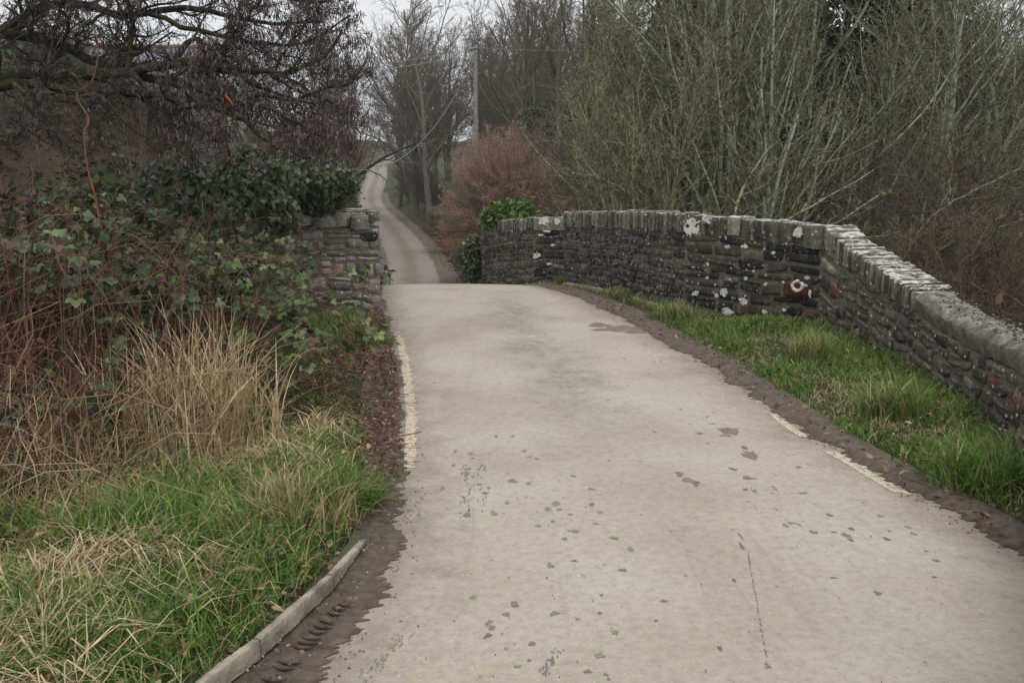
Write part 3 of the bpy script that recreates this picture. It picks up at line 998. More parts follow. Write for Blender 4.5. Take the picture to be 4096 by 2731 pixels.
def stone_courses(F, rg, course=(.09, .2), length=(.16, .5), gap=.012, bulge=.02, tones=None, s0=0.0, s1=None):
    """rows of irregular rubble stones on a wall face, one mesh"""
    s1 = F.L if s1 is None else s1
    hmean = float(np.mean(F.top(np.linspace(s0, s1, 9)) - F.cope - F.bottom(np.linspace(s0, s1, 9))))
    cells = []
    q = 0.0
    while q < 1:
        dq = rg.uniform(*course) / hmean
        if q + dq > .93:
            dq = 1 - q
        s = s0 - rg.uniform(0, length[0]) * 0
        while s < s1 - 1e-6:
            ds = rg.uniform(*length) * (1 if rg.random() > .2 else .5)
            if s + ds > s1 - length[0] * .6:
                ds = s1 - s
            if dq * hmean > course[0] * 1.3 and rg.random() < .45 and ds > .14:
                k = rg.uniform(.35, .65)
                cells += [(s, s + ds, q, q + dq * k), (s, s + ds, q + dq * k, q + dq)]
            else:
                cells.append((s, s + ds, q, q + dq))
            s += ds
        q += dq
    c = np.array(cells)
    n = len(c)
    A, B = 7, 6
    u, v = np.meshgrid(np.array([0, .035, .2, .5, .8, .965, 1]), np.array([0, .06, .32, .68, .94, 1]), indexing='ij')
    gs, gq = gap, gap / hmean
    js = rg.normal(0, .015, (n, 4))
    jq = rg.normal(0, .019 / hmean, (n, 4))

    def bil(k):
        return k[:, 0, None, None] * (1 - u) * (1 - v) + k[:, 1, None, None] * u * (1 - v) + k[:, 2, None, None] * u * v + k[:, 3, None, None] * (1 - u) * v
    s = (c[:, 0, None, None] + gs / 2) * (1 - u) + (c[:, 1, None, None] - gs / 2) * u + bil(js)
    qq = (c[:, 2, None, None] + gq / 2) * (1 - v) + (c[:, 3, None, None] - gq / 2) * v + bil(jq)
    # round the corners in plan of the face
    cu, cv = 2 * u - 1, 2 * v - 1
    cut = (np.abs(cu) ** 5 * np.abs(cv) ** 5)
    s = s - cut * np.sign(cu) * .014
    qq = qq - cut * np.sign(cv) * .014 / hmean
    s = np.clip(s, s0 + .002, s1 - .002)
    edge_ = np.clip((1 - np.abs(cu) ** 8) * (1 - np.abs(cv) ** 8), 0, 1)
    big = rg.uniform(.3, 1.25, (n, 1, 1))
    tilt = rg.normal(0, .006, (n, 2))
    out = -.03 + edge_ ** .22 * (.036 + bulge * .5 * big) + (tilt[:, 0, None, None] * cu + tilt[:, 1, None, None] * cv) * edge_ + rg.normal(0, .0035, (n, A, B)) * edge_
    pos = F.pos(s.ravel(), qq.ravel(), out.ravel())
    f = (grid_faces(A, B)[None] + (np.arange(n) * A * B)[:, None, None]).reshape(-1, 4)
    tn = rg.random(n) if tones is None else tones(rg, n)
    mb = MB()
    mb.add(pos, f, np.repeat(tn, A * B))
    return mb


def wall_core(mb, F, thick, ns=40, lower=0.0):
    """mortar body behind the stones"""
    s = np.linspace(0, F.L, ns)
    zt, zb = F.top(s) - F.cope + .01, F.bottom(s) - lower
    n = F.nrm(s)
    a = F.xy(s) - n * .004
    b = F.xy(s) - n * thick
    rows = 9
    q = np.linspace(0, 1, rows)[None]
    fr = np.concatenate([np.repeat(a[:, None], rows, 1), (zb[:, None] * (1 - q) + zt[:, None] * q)[..., None]], -1)
    fr[..., :2] += n[:, None] * ((vnoise(np.repeat(s[:, None], rows, 1) * 7, q * 6 + s[:, None] * 0, 9) - .5) * .010)[..., None]
    bk = np.concatenate([np.repeat(b[:, None], 2, 1), np.stack([zt, zb - 2.2], 1)[..., None]], -1)
    V = np.concatenate([fr, bk], 1)
    m = rows + 2
    mb.add(V, grid_faces(ns, m), .5)
    for k in (0, ns - 1):
        fan = V[k]
        mb.add(np.vstack([fan.mean(0), fan]), [[0, 1 + i, 1 + (i + 1) % m] for i in range(m)])


def coping_slabs(F, rg, thick, over=.03, width=(.035, .09), h=.24, s0=0.0, s1=None, jut=.025, rise=.02):
    """stones set on edge across the top of the wall"""
    s1 = F.L if s1 is None else s1
    mb = MB()
    s = s0
    while s < s1 - .01:
        w = min(rg.uniform(*width), s1 - s)
        a, b = s + .0008, s + w - .0008
        hh = h * rg.uniform(.85, 1.15) if h > .1 else h
        up = rg.normal(0, rise)
        sink = rg.uniform(0, .03)
        o0, o1 = over + rg.uniform(-jut, jut), -thick - over + rg.uniform(-jut, jut)
        ss = np.array([a, b])
        tt = np.linspace(0, 1, 6)
        V = []
        lean = rg.normal(0, .012)
        for zq in (0, .5, .93, 1):
            for k, s_ in enumerate(ss):
                p, n_ = F.xy(s_), F.nrm(s_)
                zt = float(F.top(s_)) + up
                for t in tt:
                    inset = .018 * (zq == 1) * (1 if t in (0, 1) else 0)
                    o = o0 * (1 - t) + o1 * t
                    o = o - inset if t == 0 else o + inset if t == 1 else o
                    rnd = rg.normal(0, .006)
                    V.append([p[0] + n_[0] * o, p[1] + n_[1] * o, zt - hh * (1 - zq) - sink * (zq < .1) + (rnd if zq == 1 else 0)])
        V = np.array(V)
        tdir = unit(F.xy(min(s_ + .05, F.L)) - F.xy(max(s_ - .05, 0)))
        V[:, :2] += tdir * (np.repeat([0, .5, .93, 1], 12) * lean)[:, None]
        V[:, :2] += rg.normal(0, .003, (len(V), 2))
        V = V.reshape(4, 2, 6, 3)
        f = []
        I = lambda z, k, t: z * 12 + k * 6 + t
        for z in range(3):
            for t in range(5):
                f.append([I(z, 0, t), I(z, 0, t + 1), I(z + 1, 0, t + 1), I(z + 1, 0, t)])
                f.append([I(z, 1, t + 1), I(z, 1, t), I(z + 1, 1, t), I(z + 1, 1, t + 1)])
            f.append([I(z, 1, 0), I(z, 0, 0), I(z + 1, 0, 0), I(z + 1, 1, 0)])
            f.append([I(z, 0, 5), I(z, 1, 5), I(z + 1, 1, 5), I(z + 1, 0, 5)])
        for t in range(5):
            f.append([I(3, 0, t), I(3, 0, t + 1), I(3, 1, t + 1), I(3, 1, t)])
        mb.add(V, f, rg.random())
        s += w
    return mb


def cap_mortar(F, thick, s0, s1, h=.2, over=.02):
    """rough rounded mortar capping"""
    s = np.linspace(s0, s1, 90)
    prof = [(over - .012, -h), (over, -h * .6), (over - .005, -.05), (over - .06, -.005), (-thick * .3, .012), (-thick * .7, .008), (-thick - over + .05, -.01), (-thick - over, -.07), (-thick - over, -h)]
    V = []
    for j, (o, z) in enumerate(prof):
        p = F.xy(s) + F.nrm(s) * (o + (vnoise(s * 9, s * 0 + j, 3) - .5) * .03)[:, None]
        V.append(np.column_stack([p, F.top(s) + z + (vnoise(s * 12, s * 0 + j * 1.7, 4) - .5) * .03]))
    V = np.stack(V, 1)
    mb = MB()
    mb.add(V, grid_faces(*V.shape[:2]), R.random(V.shape[:2]).ravel())
    for q_ in (V[0], V[-1]):
        mb.add(np.vstack([q_.mean(0), q_]), [[0, 1 + i, 2 + i] for i in range(len(q_) - 1)] + [[0, len(q_), 1]])
    return mb


def lichen_patch(mb, F, s, z, w, h, rg, out=.03, frac=.5):
    """a crusty lichen patch on a wall face: ragged thin relief"""
    n = 34
    a, b = np.meshgrid(np.linspace(-1, 1, n), np.linspace(-1, 1, n), indexing='ij')
    r = np.sqrt(a * a + b * b)
    sd = int(rg.integers(1, 9999))
    val = vnoise(a * 2.4 + 9, b * 2.4 + 4, sd) * .5 + vnoise(a * 6 + 9, b * 6 + 4, sd + 1) * .3 + vnoise(a * 13 + 9, b * 13 + 4, sd + 2) * .25
    keep = val > (frac * .62 + r ** 3 * .42)
    ss = s + a * w / 2
    p = F.xy(ss) + F.nrm(ss) * (out + (val * .008))[..., None]
    V = np.concatenate([p, (z + b * h / 2)[..., None]], -1)
    f = grid_faces(n, n)
    k = keep.ravel()[f].sum(1) >= 3
    if k.any():
        mb.add(V, f[k])


rg = np.random.default_rng(31)
# --- the near parapet: curved wing, recess face with big dark stones, and the straight length over the arch
par = thing("bridge_parapet", "long mossy rubble stone parapet curving along the right of the lane", "parapet wall", (3.0, 10.0, 0.2))
inv = -np.array(par.location)


def child(mb, name, mat_, parent, smooth=False):
    o = mb.build(name, mat_, parent, smooth)
    o.location = -np.array(parent.location)
    return o


FD = Face(wd, .2, .35, True)
FC = Face(wc, .25, .35, True)
FB = Face(wb, .2, .35, True)
FD.n *= 1
for F_ in (FD, FC, FB):      # the road side is towards the camera and the lane (x smaller / y smaller)
    mid = F_.nrm(F_.L / 2)
    p_ = F_.xy(F_.L / 2)
    if np.dot(mid, np.array([0.2, 7.0]) - p_) < 0:
        F_.n = -F_.n
core = MB()
wall_core(core, FC, .36, 20)
wall_core(core, FB, .36, 30)
core.t[-1] = core.t[-1]
child(core, "mortar_core", M["dark_mortar"], par)
core = MB()
wall_core(core, FD, .36, 60)
child(core, "wing_mortar", M["grey_mortar"], par)
near = lambda g, n: np.clip(g.random(n) ** .8 * .9 + .1, 0, 1)
child(stone_courses(FD, rg, (.08, .18), (.13, .4), .034, .03, near), "wing_stonework", M["stone"], par, True)
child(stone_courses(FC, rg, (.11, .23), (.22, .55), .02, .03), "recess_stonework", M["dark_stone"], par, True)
child(stone_courses(FB, rg, (.08, .18), (.14, .42), .011, .022, lambda g, n: g.random(n) * .72), "arch_stonework", M["stone"], par, True)
# coping stones on edge; the nearest stretch is capped with mortar
s_cap = float(np.interp(7.95, FD.P[:, 1], FD.s))
cp = coping_slabs(FB, rg, .36, .022, (.03, .15), .24, 0.0, None, .014, .012)
cp2 = coping_slabs(FC, rg, .36, .02, (.07, .30), .24, 0.0, None, .018, .014)
cp3 = coping_slabs(FD, rg, .36, .02, (.03, .075), .2, s_cap, None, .02, .012)
for o_ in (cp2, cp3):
    for v_, f_, t_ in zip(o_.v, o_.f, o_.t):
        cp.add(v_, f_ - f_.min(), t_)
child(cp, "coping", M["coping"], par)
child(cap_mortar(FD, .36, 0, s_cap, .17), "mortar_cap", M["cap"], par, True)
ql = np.random.default_rng(5)
nq = 2600
sq = ql.uniform(.05, s_cap + .15, nq)
oq = -.36 * ql.beta(1.6, 1.3, nq)
pq = np.column_stack([FD.xy(sq) + FD.nrm(sq) * oq[:, None], FD.top(sq) + .012 + ql.uniform(0, .008, nq)])
lq = MB()
add_leaves(lq, pq, ql.normal(size=pq.shape) * [1, 1, .25], ql.normal(0, .4, pq.shape) + [0, 0, 1], ql.uniform(.012, .035, nq), OVAL, OVAL_F, ql.random(nq) ** 1.2)
tag(child(lq, "moss_litter", M["cap_litter"], par), kind="stuff")


def s_at(F, px):
    """distance along a face at a photo column"""
    ss = np.linspace(0, F.L, 600)
    p = F.xy(ss)
    zz = F.top(ss) - .4
    d = np.column_stack([p, zz]) - EYE
    cx = d[:, 0] / (d[:, 1] * math.cos(PITCH) - d[:, 2] * math.sin(PITCH)) * FPX + CXP
    return ss[np.argmin(np.abs(cx - px))]


def z_at(F, s, py):
    p = F.xy(s)
    return at(CXP, py, p[1])[2]


lm = MB()
for px, py, w, h, fr in ((2775, 905, .30, .28, .62), (2830, 880, .2, .1, .5), (2985, 985, .10, .06, .4), (3195, 930, .14, .13, .35), (2918, 987, .09, .05, .45), (3100, 1010, .06, .05, .4), (2797, 1172, .12, .09, .4), (2910, 1168, .12, .13, .4), (2880, 1180, .08, .06, .4), (2990, 1205, .14, .11, .4),
                         (2925, 1245, .2, .12, .45), (3075, 1245, .08, .06, .4), (3155, 1238, .07, .05, .4), (3255, 1175, .06, .11, .45), (3235, 1140, .08, .04, .5), (2840, 1055, .05, .05, .3), (2996, 1113, .06, .05, .3), (3025, 1084, .04, .04, .3), (2842, 1110, .05, .05, .4), (3240, 1110, .08, .06, .45), (3075, 1135, .06, .06, .4), (3145, 1127, .05, .04, .4)):
    s_ = s_at(FC, px)
    lichen_patch(lm, FC, s_, z_at(FC, s_, py), w, h, rg, .045, fr)
child(lm, "lichen_patch", M["lichen"], par)
fy = np.array([11.5, 12.1, 12.7, 13.4, 14.2, 15.0, 15.7])
for k_ in range(len(fy) - 1):
    if k_ == 2:
        continue
    ya_, yb_ = fy[k_] + .03, fy[k_ + 1] - .03
    pa = np.array([WRx(ya_) - .13, ya_, ZR(ya_) - .02])
    pb_ = np.array([WRx(yb_) - .13, yb_, ZR(yb_) - .02])
    ft = MB()
    bar(ft, pb_, pa, .14, .085, .075, rg, 10)
    child(ft, "concrete_footing", M["kerb"], par)
# the ring of lichen on its red stone
s_ = s_at(FC, 3205)
z_ = z_at(FC, s_, 1143)
lw = MB()
th = np.linspace(.2, 2 * math.pi - .1, 30) + math.pi / 2 - .5
rr = .066
sv = s_ - np.cos(th) * rr * 1.0 * (1 + .08 * np.sin(5 * th))
zv = z_ + np.sin(th) * rr * .82 * (1 + .06 * np.cos(4 * th))
pp = np.column_stack([FC.xy(sv) + FC.nrm(sv) * .058, zv])
add_tubes(lw, pp[None], (.018 + .007 * np.random.default_rng(2).random(30))[None], 6)
child(lw, "lichen_ring", M["lichen"], par, True)
rs = MB()
a_, b_ = np.meshgrid(np.linspace(-1, 1, 9), np.linspace(-1, 1, 7), indexing='ij')
e_ = (1 - np.abs(a_) ** 6) * (1 - np.abs(b_) ** 6)
ss_ = s_ + .03 + a_ * .19 - np.sign(a_) * np.abs(a_ * b_) ** 3 * .02
V = np.concatenate([FC.xy(ss_) + FC.nrm(ss_) * (-.01 + .06 * e_ ** .3)[..., None], (z_ - .05 + b_ * .115)[..., None]], -1)
rs.add(V, grid_faces(9, 7))
child(rs, "red_stone", M["rust_stone"], par, True)

# --- the far parapet, stepping out again beyond the second refuge
far = thing("bridge_parapet", "short far parapet stepped back beyond the taller wall, ivy at its end", "parapet wall", (1.0, 18.0, 0.0))
FE = Face(we, .22, .3)
FF = Face(wf, .22, .3)
for F_ in (FE, FF):
    if np.dot(F_.nrm(F_.L / 2), np.array([-1.0, 12.0]) - F_.xy(F_.L / 2)) < 0:
        F_.n = -F_.n
core = MB()
wall_core(core, FE, .36, 14)
wall_core(core, FF, .36, 20)
child(core, "mortar_core", M["dark_mortar"], far)
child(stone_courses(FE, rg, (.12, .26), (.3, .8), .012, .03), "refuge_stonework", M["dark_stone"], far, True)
child(stone_courses(FF, rg, (.08, .18), (.16, .42), .011, .022, lambda g, n: g.random(n) * .8), "stonework", M["stone"], far, True)
cp = coping_slabs(FE, rg, .36, .02, (.4, .6), .26)
cp2 = coping_slabs(FF, rg, .36, .02, (.06, .22), .22)
for v_, f_, t_ in zip(cp2.v, cp2.f, cp2.t):
    cp.add(v_, f_ - f_.min(), t_)
child(cp, "coping", M["coping"], far)
lm = MB()
for px, py, w, h, fr in ((2180, 885, .3, .2, .55), (2150, 1022, .22, .16, .6), (2190, 925, .2, .06, .5), (2215, 980, .12, .06, .45), (2230, 885, .14, .14, .4), (2200, 1055, .14, .06, .5), (2165, 940, .14, .06, .5)):
    s_ = s_at(FE, px)
    lichen_patch(lm, FE, s_, z_at(FE, s_, py), w, h, rg, .04, fr)
child(lm, "lichen_patch", M["lichen"], far, True)

# --- the pier of the opposite parapet, with its wall running back under the ivy
pier_pts = wpts([(560, 10.6, 905), (900, 11.3, 880), (1180, 11.9, 868), (1380, 12.2, 862), (1516, 12.4, 850)])
left_wall = thing("bridge_parapet", "pale rubble stone end pier of the opposite parapet, half buried in ivy", "parapet wall", (-2.0, 12.2, 0.2))
FP = Face(pier_pts, .2, .4)
if np.dot(FP.nrm(FP.L / 2), np.array([-1.0, 5.0]) - FP.xy(FP.L / 2)) < 0:
    FP.n = -FP.n
# its return along the lane
ret = np.array([pier_pts[-1], pier_pts[-1] + [.12, 1.2, 0.0], pier_pts[-1] + [-.15, 3.6, .02], pier_pts[-1] + [-1.0, 7.0, -.25]])
ret[:, 0] = np.minimum(ret[:, 0], XL(ret[:, 1]) - .02 + .1)
FRt = Face(ret, .2, .4)
if FRt.nrm(.3)[0] < 0:
    FRt.n = -FRt.n
core = MB()
wall_core(core, FP, .4, 30)
wall_core(core, FRt, .4, 24)
child(core, "mortar_core", M["mortar"], left_wall)
rg = np.random.default_rng(77)
pale = stone_courses(FP, rg, (.09, .25), (.13, .4), .022, .02)
p2 = stone_courses(FRt, rg, (.09, .25), (.13, .4), .022, .02)
for v_, f_, t_ in zip(p2.v, p2.f, p2.t):
    pale.add(v_, f_, t_)
child(pale, "stonework", M["pale_stone"], left_wall, True)
cp = coping_slabs(FP, rg, .4, .0, (.16, .34), .16, 0, None, .05, .035)
cp2 = coping_slabs(FRt, rg, .4, .0, (.1, .25), .18, 0, None, .03, .03)
for v_, f_, t_ in zip(cp2.v, cp2.f, cp2.t):
    cp.add(v_, f_ - f_.min(), t_)
child(cp, "coping", M["pale_stone"], left_wall)
bs = MB()   # the black stone near the top of the pier
s_ = s_at(FP, 1475)
z_ = z_at(FP, s_, 945)
V = np.concatenate([FP.xy(s_ + a_ * .14 - np.sign(a_) * np.abs(a_ * b_) ** 3 * .03) + FP.nrm(s_ + a_ * .14) * (-.01 + .043 * e_ ** .3)[..., None], (z_ + b_ * .085)[..., None]], -1)
bs.add(V, grid_faces(9, 7), .1)
child(bs, "black_stone", M["dark_stone"], left_wall, True)


# ------------------------------------------------------------------ bare trees
def branching(seed, h, r0, levels, trunk_k=10, stems=1, spread=0.0, lean=(0, 0), wander=.06, trunk_up=.12):
    """trunk (or several stems) and the branch levels growing from it"""
    g = np.random.default_rng(seed)
    pts = np.zeros((stems, trunk_k, 3))
    for s in range(stems):
        az = g.uniform(0, 2 * math.pi)
        d = unit(np.array([math.cos(az) * spread * g.uniform(.4, 1.2) + lean[0], math.sin(az) * spread * g.uniform(.4, 1.2) + lean[1], 1.0]))
        pts[s, 0] = [g.normal(0, r0 * 2) * (stems > 1), g.normal(0, r0 * 2) * (stems > 1), -.3]
        st = h * g.uniform(.8, 1.05) / (trunk_k - 1)
        for k in range(1, trunk_k):
            d = unit(d + g.normal(0, wander, 3) + [0, 0, trunk_up])
            pts[s, k] = pts[s, k - 1] + d * st
    rad = r0 * np.linspace(1, .12, trunk_k)[None] ** .8 * g.uniform(.6, 1.1, (stems, 1)) if stems > 1 else r0 * np.linspace(1, .14, trunk_k)[None] ** .85
    rad = np.broadcast_to(rad, (stems, trunk_k)).copy()
    rad[:, 0] *= 1.25
    out = [(pts, rad)]
    for L in levels:
        a, b = out[-1] if not L.get("all") else out[-1]
        out.append(sprout(a, b, rng=g, **L))
    return out


def LV(n, lenf, ang=(35, 65), t0=.25, t1=1.0, up=.06, wander=.12, K=5, rfac=.6, rmin=.006, droop=0.0, lenmin=0.0):
    return dict(n=n, lenf=lenf, ang=ang, t0=t0, t1=t1, up=up, wander=wander, K=K, rfac=rfac, rmin=rmin, droop=droop, lenmin=lenmin)


def make_tree(name, label, cat, lv, bark, twig, group=None, sides=(8, 5, 4, 3, 3), split=1, rz=0.0, loc=(0, 0, 0), seed=1):
    g = np.random.default_rng(seed)
    root = thing(name, label, cat, loc, rz, group)
    tb, cb = MB(), MB()
    for i, (p, r) in enumerate(lv):
        add_tubes(tb if i < split else cb, p, r, sides[min(i, len(sides) - 1)], g.random(len(p)))
    tb.build("trunk", bark, root, True)
    cb.build("crown", twig, root)
    return root


def ground_at(px, y):
    """the ground point at photo column px, y metres ahead"""
    x = 0.0
    for _ in range(12):
        z = float(H(x, y))
        d = np.array([0, y, z]) - EYE
        t = y * math.cos(PITCH) - d[2] * math.sin(PITCH)
        x = (px - CXP) / FPX * t
    return np.array([x, y, float(H(x, y))])


def px_path(L, d, n=14):
    """a limb through photo columns and rows, at given distances"""
    P = np.array([at(a, b, c) for (a, b), c in zip(L, np.interp(np.linspace(0, 1, len(L)), np.linspace(0, 1, len(d)), d))])
    return smooth_path(P, n)


# tall woodland trees standing far up the valley: three kinds, each built once
GT = "tall bare trees at the head of the valley"
spec_round = [LV(15, .62, (28, 58), .22, 1, .10, .10, 8, .55, .03), LV(9, .52, (28, 60), .2, 1, .07, .14, 6, .55, .018), LV(8, .5, (25, 60), .15, 1, .05, .16, 5, .55, .011), LV(6, .55, (20, 60), .1, 1, .03, .18, 3, .6, .0075)]
spec_tall = [LV(16, .5, (25, 48), .2, 1, .13, .09, 8, .5, .03), LV(9, .5, (25, 55), .2, 1, .09, .13, 6, .55, .018), LV(7, .5, (25, 60), .15, 1, .05, .16, 5, .55, .011), LV(6, .55, (20, 60), .1, 1, .04, .18, 3, .6, .0075)]
kinds = [make_tree("bare_tree", "x", "tree", branching(11, 14.5, .24, spec_round, 10), M["grey_bark"], M["brown_twig"], GT, seed=1),
         make_tree("bare_tree", "x", "tree", branching(12, 17.0, .26, spec_tall, 12), M["grey_bark"], M["brown_twig"], GT, seed=2),
         make_tree("bare_tree", "x", "tree", branching(14, 11.0, .15, spec_round, 10, 3, .32), M["grey_bark"], M["brown_twig"], GT, seed=3)]
far_trees = [  # px, metres, kind, turn, scale, label
    (1715, 66, 0, .3, 1.12, "broad round-headed bare tree directly left of the wooden pole"),
    (1665, 76, 0, 2.1, 1.05, "round-headed bare tree rising above the bend of the far lane"),
    (1600, 92, 1, 1.2, .95, "slim bare tree at the right edge of the open sky beside the catkins"),
    (1800, 88, 1, 4.0, .95, "bare tree behind the round-headed tree, its top against the sky"),
    (1990, 80, 2, .8, 1.15, "several-stemmed bare tree just right of the wooden pole"),
    (2075, 66, 0, 3.4, 1.0, "wide bare tree with arching limbs right of the wooden pole"),
    (2180, 86, 2, 5.2, 1.35, "faint bare tree seen between the arching limbs above the brown bush"),
    (2215, 60, 1, 1.9, .98, "tall bare tree rising behind the right shoulder of the brown bush"),
    (2420, 62, 1, .4, 1.02, "tall bare tree behind the yellow lichened shrubs"),
    (1370, 64, 2, 2.6, 1.0, "many-stemmed bare tree on the left bank above the far lane"),
    (1300, 58, 1, 3.3, .6, "bare tree on the left bank behind the catkin branches"),
    (1230, 64, 0, 4.6, .6, "bare tree far behind the hanging catkins, left of the lane"),
    (1010, 60, 2, 1.1, .6, "several-stemmed bare tree behind the torn orange branch"),
    (1640, 108, 2, 5.5, 1.6, "hazy many-stemmed tree closing the top of the lane"),
    (1400, 118, 0, 2.9, 1.0, "hazy round tree on the far side of the lane's top bend"),
    (1740, 118, 1, 1.4, .95, "hazy slim tree farthest up the hill behind the round-headed tree"),
    (1930, 112, 0, 4.4, 1.05, "hazy round tree farthest up the hill behind the wooden pole"),
    (2110, 116, 1, 2.2, 1.0, "hazy tall tree farthest up the hill behind the arching limbs"),
]
gq = np.random.default_rng(77)
for i in range(40):      # the crowd of hazy trees behind them, which nothing tells apart
    px_ = gq.uniform(1640, 2560) if i < 34 else gq.uniform(950, 1370)
    y_ = gq.uniform(72, 135) if i < 34 else gq.uniform(52, 100)
    far_trees.append((px_, y_, int(gq.integers(0, 3)), gq.uniform(0, 6), gq.uniform(.7, 1.05) * (1 if i < 34 else .6), "hazy bare tree in the crowd of trees at the head of the valley"))
used = set()
for px, y, k, rz, sc, lab in far_trees:
    p = ground_at(px, y)
    if k in used:
        dup(kinds[k], p, rz, lab, sc)
    else:
        used.add(k)
        o = kinds[k]
        o.location, o.rotation_euler, o.scale = p, (0, 0, rz), (sc, sc, sc)
        o["label"] = lab


# ivy-clad trees: leaves gathered round trunk and limbs
def leaf_cloud(pts, n, spread, g):
    i = g.integers(0, len(pts), n)
    return pts[i] + g.normal(0, spread, (n, 3))


def clothed_tree(name, label, cat, loc, lv, n, spread, size, leafmat, bark, twig, seed, upto=.75, group=None, levels=(0, 1), tmpl=(BROAD, BROAD_F)):
    g = np.random.default_rng(seed)
    o = make_tree(name, label, cat, lv, bark, twig, group, loc=loc, seed=seed)
    P = []
    for L in levels:
        p = lv[L][0]
        for k in range(6):
            t = k / 6
            P.append((p[:, :-1] * (1 - t) + p[:, 1:] * t).reshape(-1, 3))
    P = np.concatenate(P)
    P = P[P[:, 2] < P[:, 2].max() * upto]
    pos = leaf_cloud(P, n, spread, g)
    pos = pos[pos[:, 2] > 0]
    m = len(pos)
    tone = np.clip(g.normal(.45, .2, m) + (vnoise(pos[:, 0] * 1.3, pos[:, 2] * 1.3, seed) - .5) * .5, 0, 1)
    mb = MB()
    f = g.normal(size=(m, 3))
    f[:, 2] -= .4
    add_leaves(mb, pos, f, g.normal(size=(m, 3)) + [0, 0, .6], size * g.uniform(.6, 1.3, m), *tmpl, tone)
    mb.build("foliage", leafmat, o)
    return o


ivy_sp = [LV(12, .48, (25, 50), .35, 1, .12, .09, 7, .5, .03), LV(8, .5, (25, 55), .2, 1, .08, .13, 5, .55, .016), LV(8, .5, (25, 60), .15, 1, .05, .16, 4, .55, .010), LV(5, .55, (20, 60), .1, 1, .03, .18, 3, .6, .007)]
for px, y, h, seed, up, n, lab in ((2322, 48, 17, 41, .42, 2600, "tall tree with an ivy-dark trunk left of the yellow lichened shrubs"),
                                   (2130, 56, 12, 42, .5, 1800, "ivy-clad tree low behind the right of the wooden pole"),
                                   (1385, 50, 10, 43, .5, 1500, "ivy-clad tree on the left bank where the lane disappears"),
                                   (2240, 64, 13, 44, .5, 1500, "ivy-clad tree behind the brown bush, second from the wooden pole")):
    clothed_tree("ivy_clad_tree", lab, "tree", ground_at(px, y), branching(seed, h, .26, ivy_sp, 11), n, .38, .26, M["ivy"], M["ivy_bark"], M["brown_twig"], seed, up, "ivy-clad trees by the lane", (0,))

# dark evergreens behind the thicket on the right
ev_sp = [LV(30, .34, (55, 85), .1, 1, -.02, .08, 6, .4, .02), LV(8, .42, (40, 70), .15, 1, 0, .12, 4, .5, .012)]
for i, (px, y, h, n, lab) in enumerate(((2830, 29, 11, 9500, "dark evergreen tree behind the tall lichened trunks"), (3100, 30, 12.5, 10500, "broad dark evergreen filling the gaps right of the lichened trunks"),
                                     (3370, 31, 11.5, 9000, "dark evergreen behind the brown twiggy brush"), (2620, 33, 9.5, 6000, "smaller dark evergreen behind the yellow lichened shrubs"),
                                     (3650, 30, 10.5, 9000, "dark evergreen low behind the brush at the picture's right"))):
    clothed_tree("evergreen_tree", lab, "tree", ground_at(px, y), branching(60 + i, h, .22, ev_sp, 12), n, .55, .34, M["evergreen"], M["ivy_bark"], M["ivy_bark"], 60 + i, 1.0, "dark evergreens behind the thicket", (0, 1))

# lichened thicket on the river bank beyond the parapet
GTH = "lichened thicket trees beyond the parapet"
th_sp = [LV(17, .52, (22, 50), .05, 1, .09, .10, 9, .55, .016), LV(8, .55, (25, 60), .12, 1, .05, .14, 7, .6, .010), LV(5, .55, (25, 65), .1, 1, .03, .17, 5, .6, .0068), LV(1, .6, (20, 60), .1, 1, .02, .2, 3, .7, .005)]
tk = [make_tree("lichened_tree", "x", "tree", branching(81, 8.8, .12, th_sp, 14, 4, .12, wander=.04), M["lichened_trunk"], M["lichened"], GTH, seed=81, split=2),
      make_tree("lichened_tree", "x", "tree", branching(82, 9.6, .13, th_sp, 14, 3, .07, wander=.035), M["lichened_trunk"], M["lichened"], GTH, seed=82, split=2)]
ye_sp = [LV(15, .5, (22, 48), .08, 1, .10, .11, 8, .55, .014), LV(8, .55, (25, 58), .12, 1, .06, .14, 6, .6, .0085), LV(4, .55, (25, 60), .1, 1, .04, .17, 4, .6, .0062)]
yk = make_tree("lichened_shrub", "x", "shrub", branching(84, 6.4, .06, ye_sp, 12, 4, .17, wander=.065), M["yellow"], M["yellow"], GTH, seed=84, split=2)
spots = [  # kind, px, metres, turn, scale, label
    (0, 2985, 17.0, 1.0, 1.06, "thickest pale lichened tree rising behind the middle of the recess wall"),
    (1, 2700, 18.6, 2.2, 1.02, "straight lichened tree left of the thickest pale trunk"),
    (0, 2560, 20.5, 3.9, 1.0, "lichened tree among the yellow shrubs, its stems close together"),
    (1, 3160, 19.5, .4, .98, "lichened tree just right of the thickest pale trunk"),
    (1, 2840, 22.0, 4.1, 1.05, "thin lichened tree between the two straight pale trunks"),
    (0, 3420, 20.0, 5.2, .95, "lichened tree where the thicket turns brown"),
    (1, 3650, 21.5, 1.6, .98, "lichened tree standing within the brown brush at the right"),
    (0, 3930, 22.5, 2.5, 1.0, "lichened tree at the right end of the thicket"),
            (0, 2450, 25.0, .9, .9, "lichened tree deep behind the yellow shrubs"),
    (2, 2440, 18.0, .5, .82, "yellow lichened shrub leaning out towards the brown bush"),
    (2, 2600, 16.6, 2.7, .88, "yellow lichened shrub behind the top of the straight parapet"),
    (2, 2500, 20.0, 4.4, 1.12, "tallest yellow lichened shrub, its twigs meeting the top of the picture"),
    (2, 2760, 20.0, 1.7, .95, "yellow-green shrub between the yellow clump and the straight pale trunks"),
    (2, 2350, 23.0, 3.6, .55, "small yellow lichened shrub beside the brown bush"),
]
used = set()
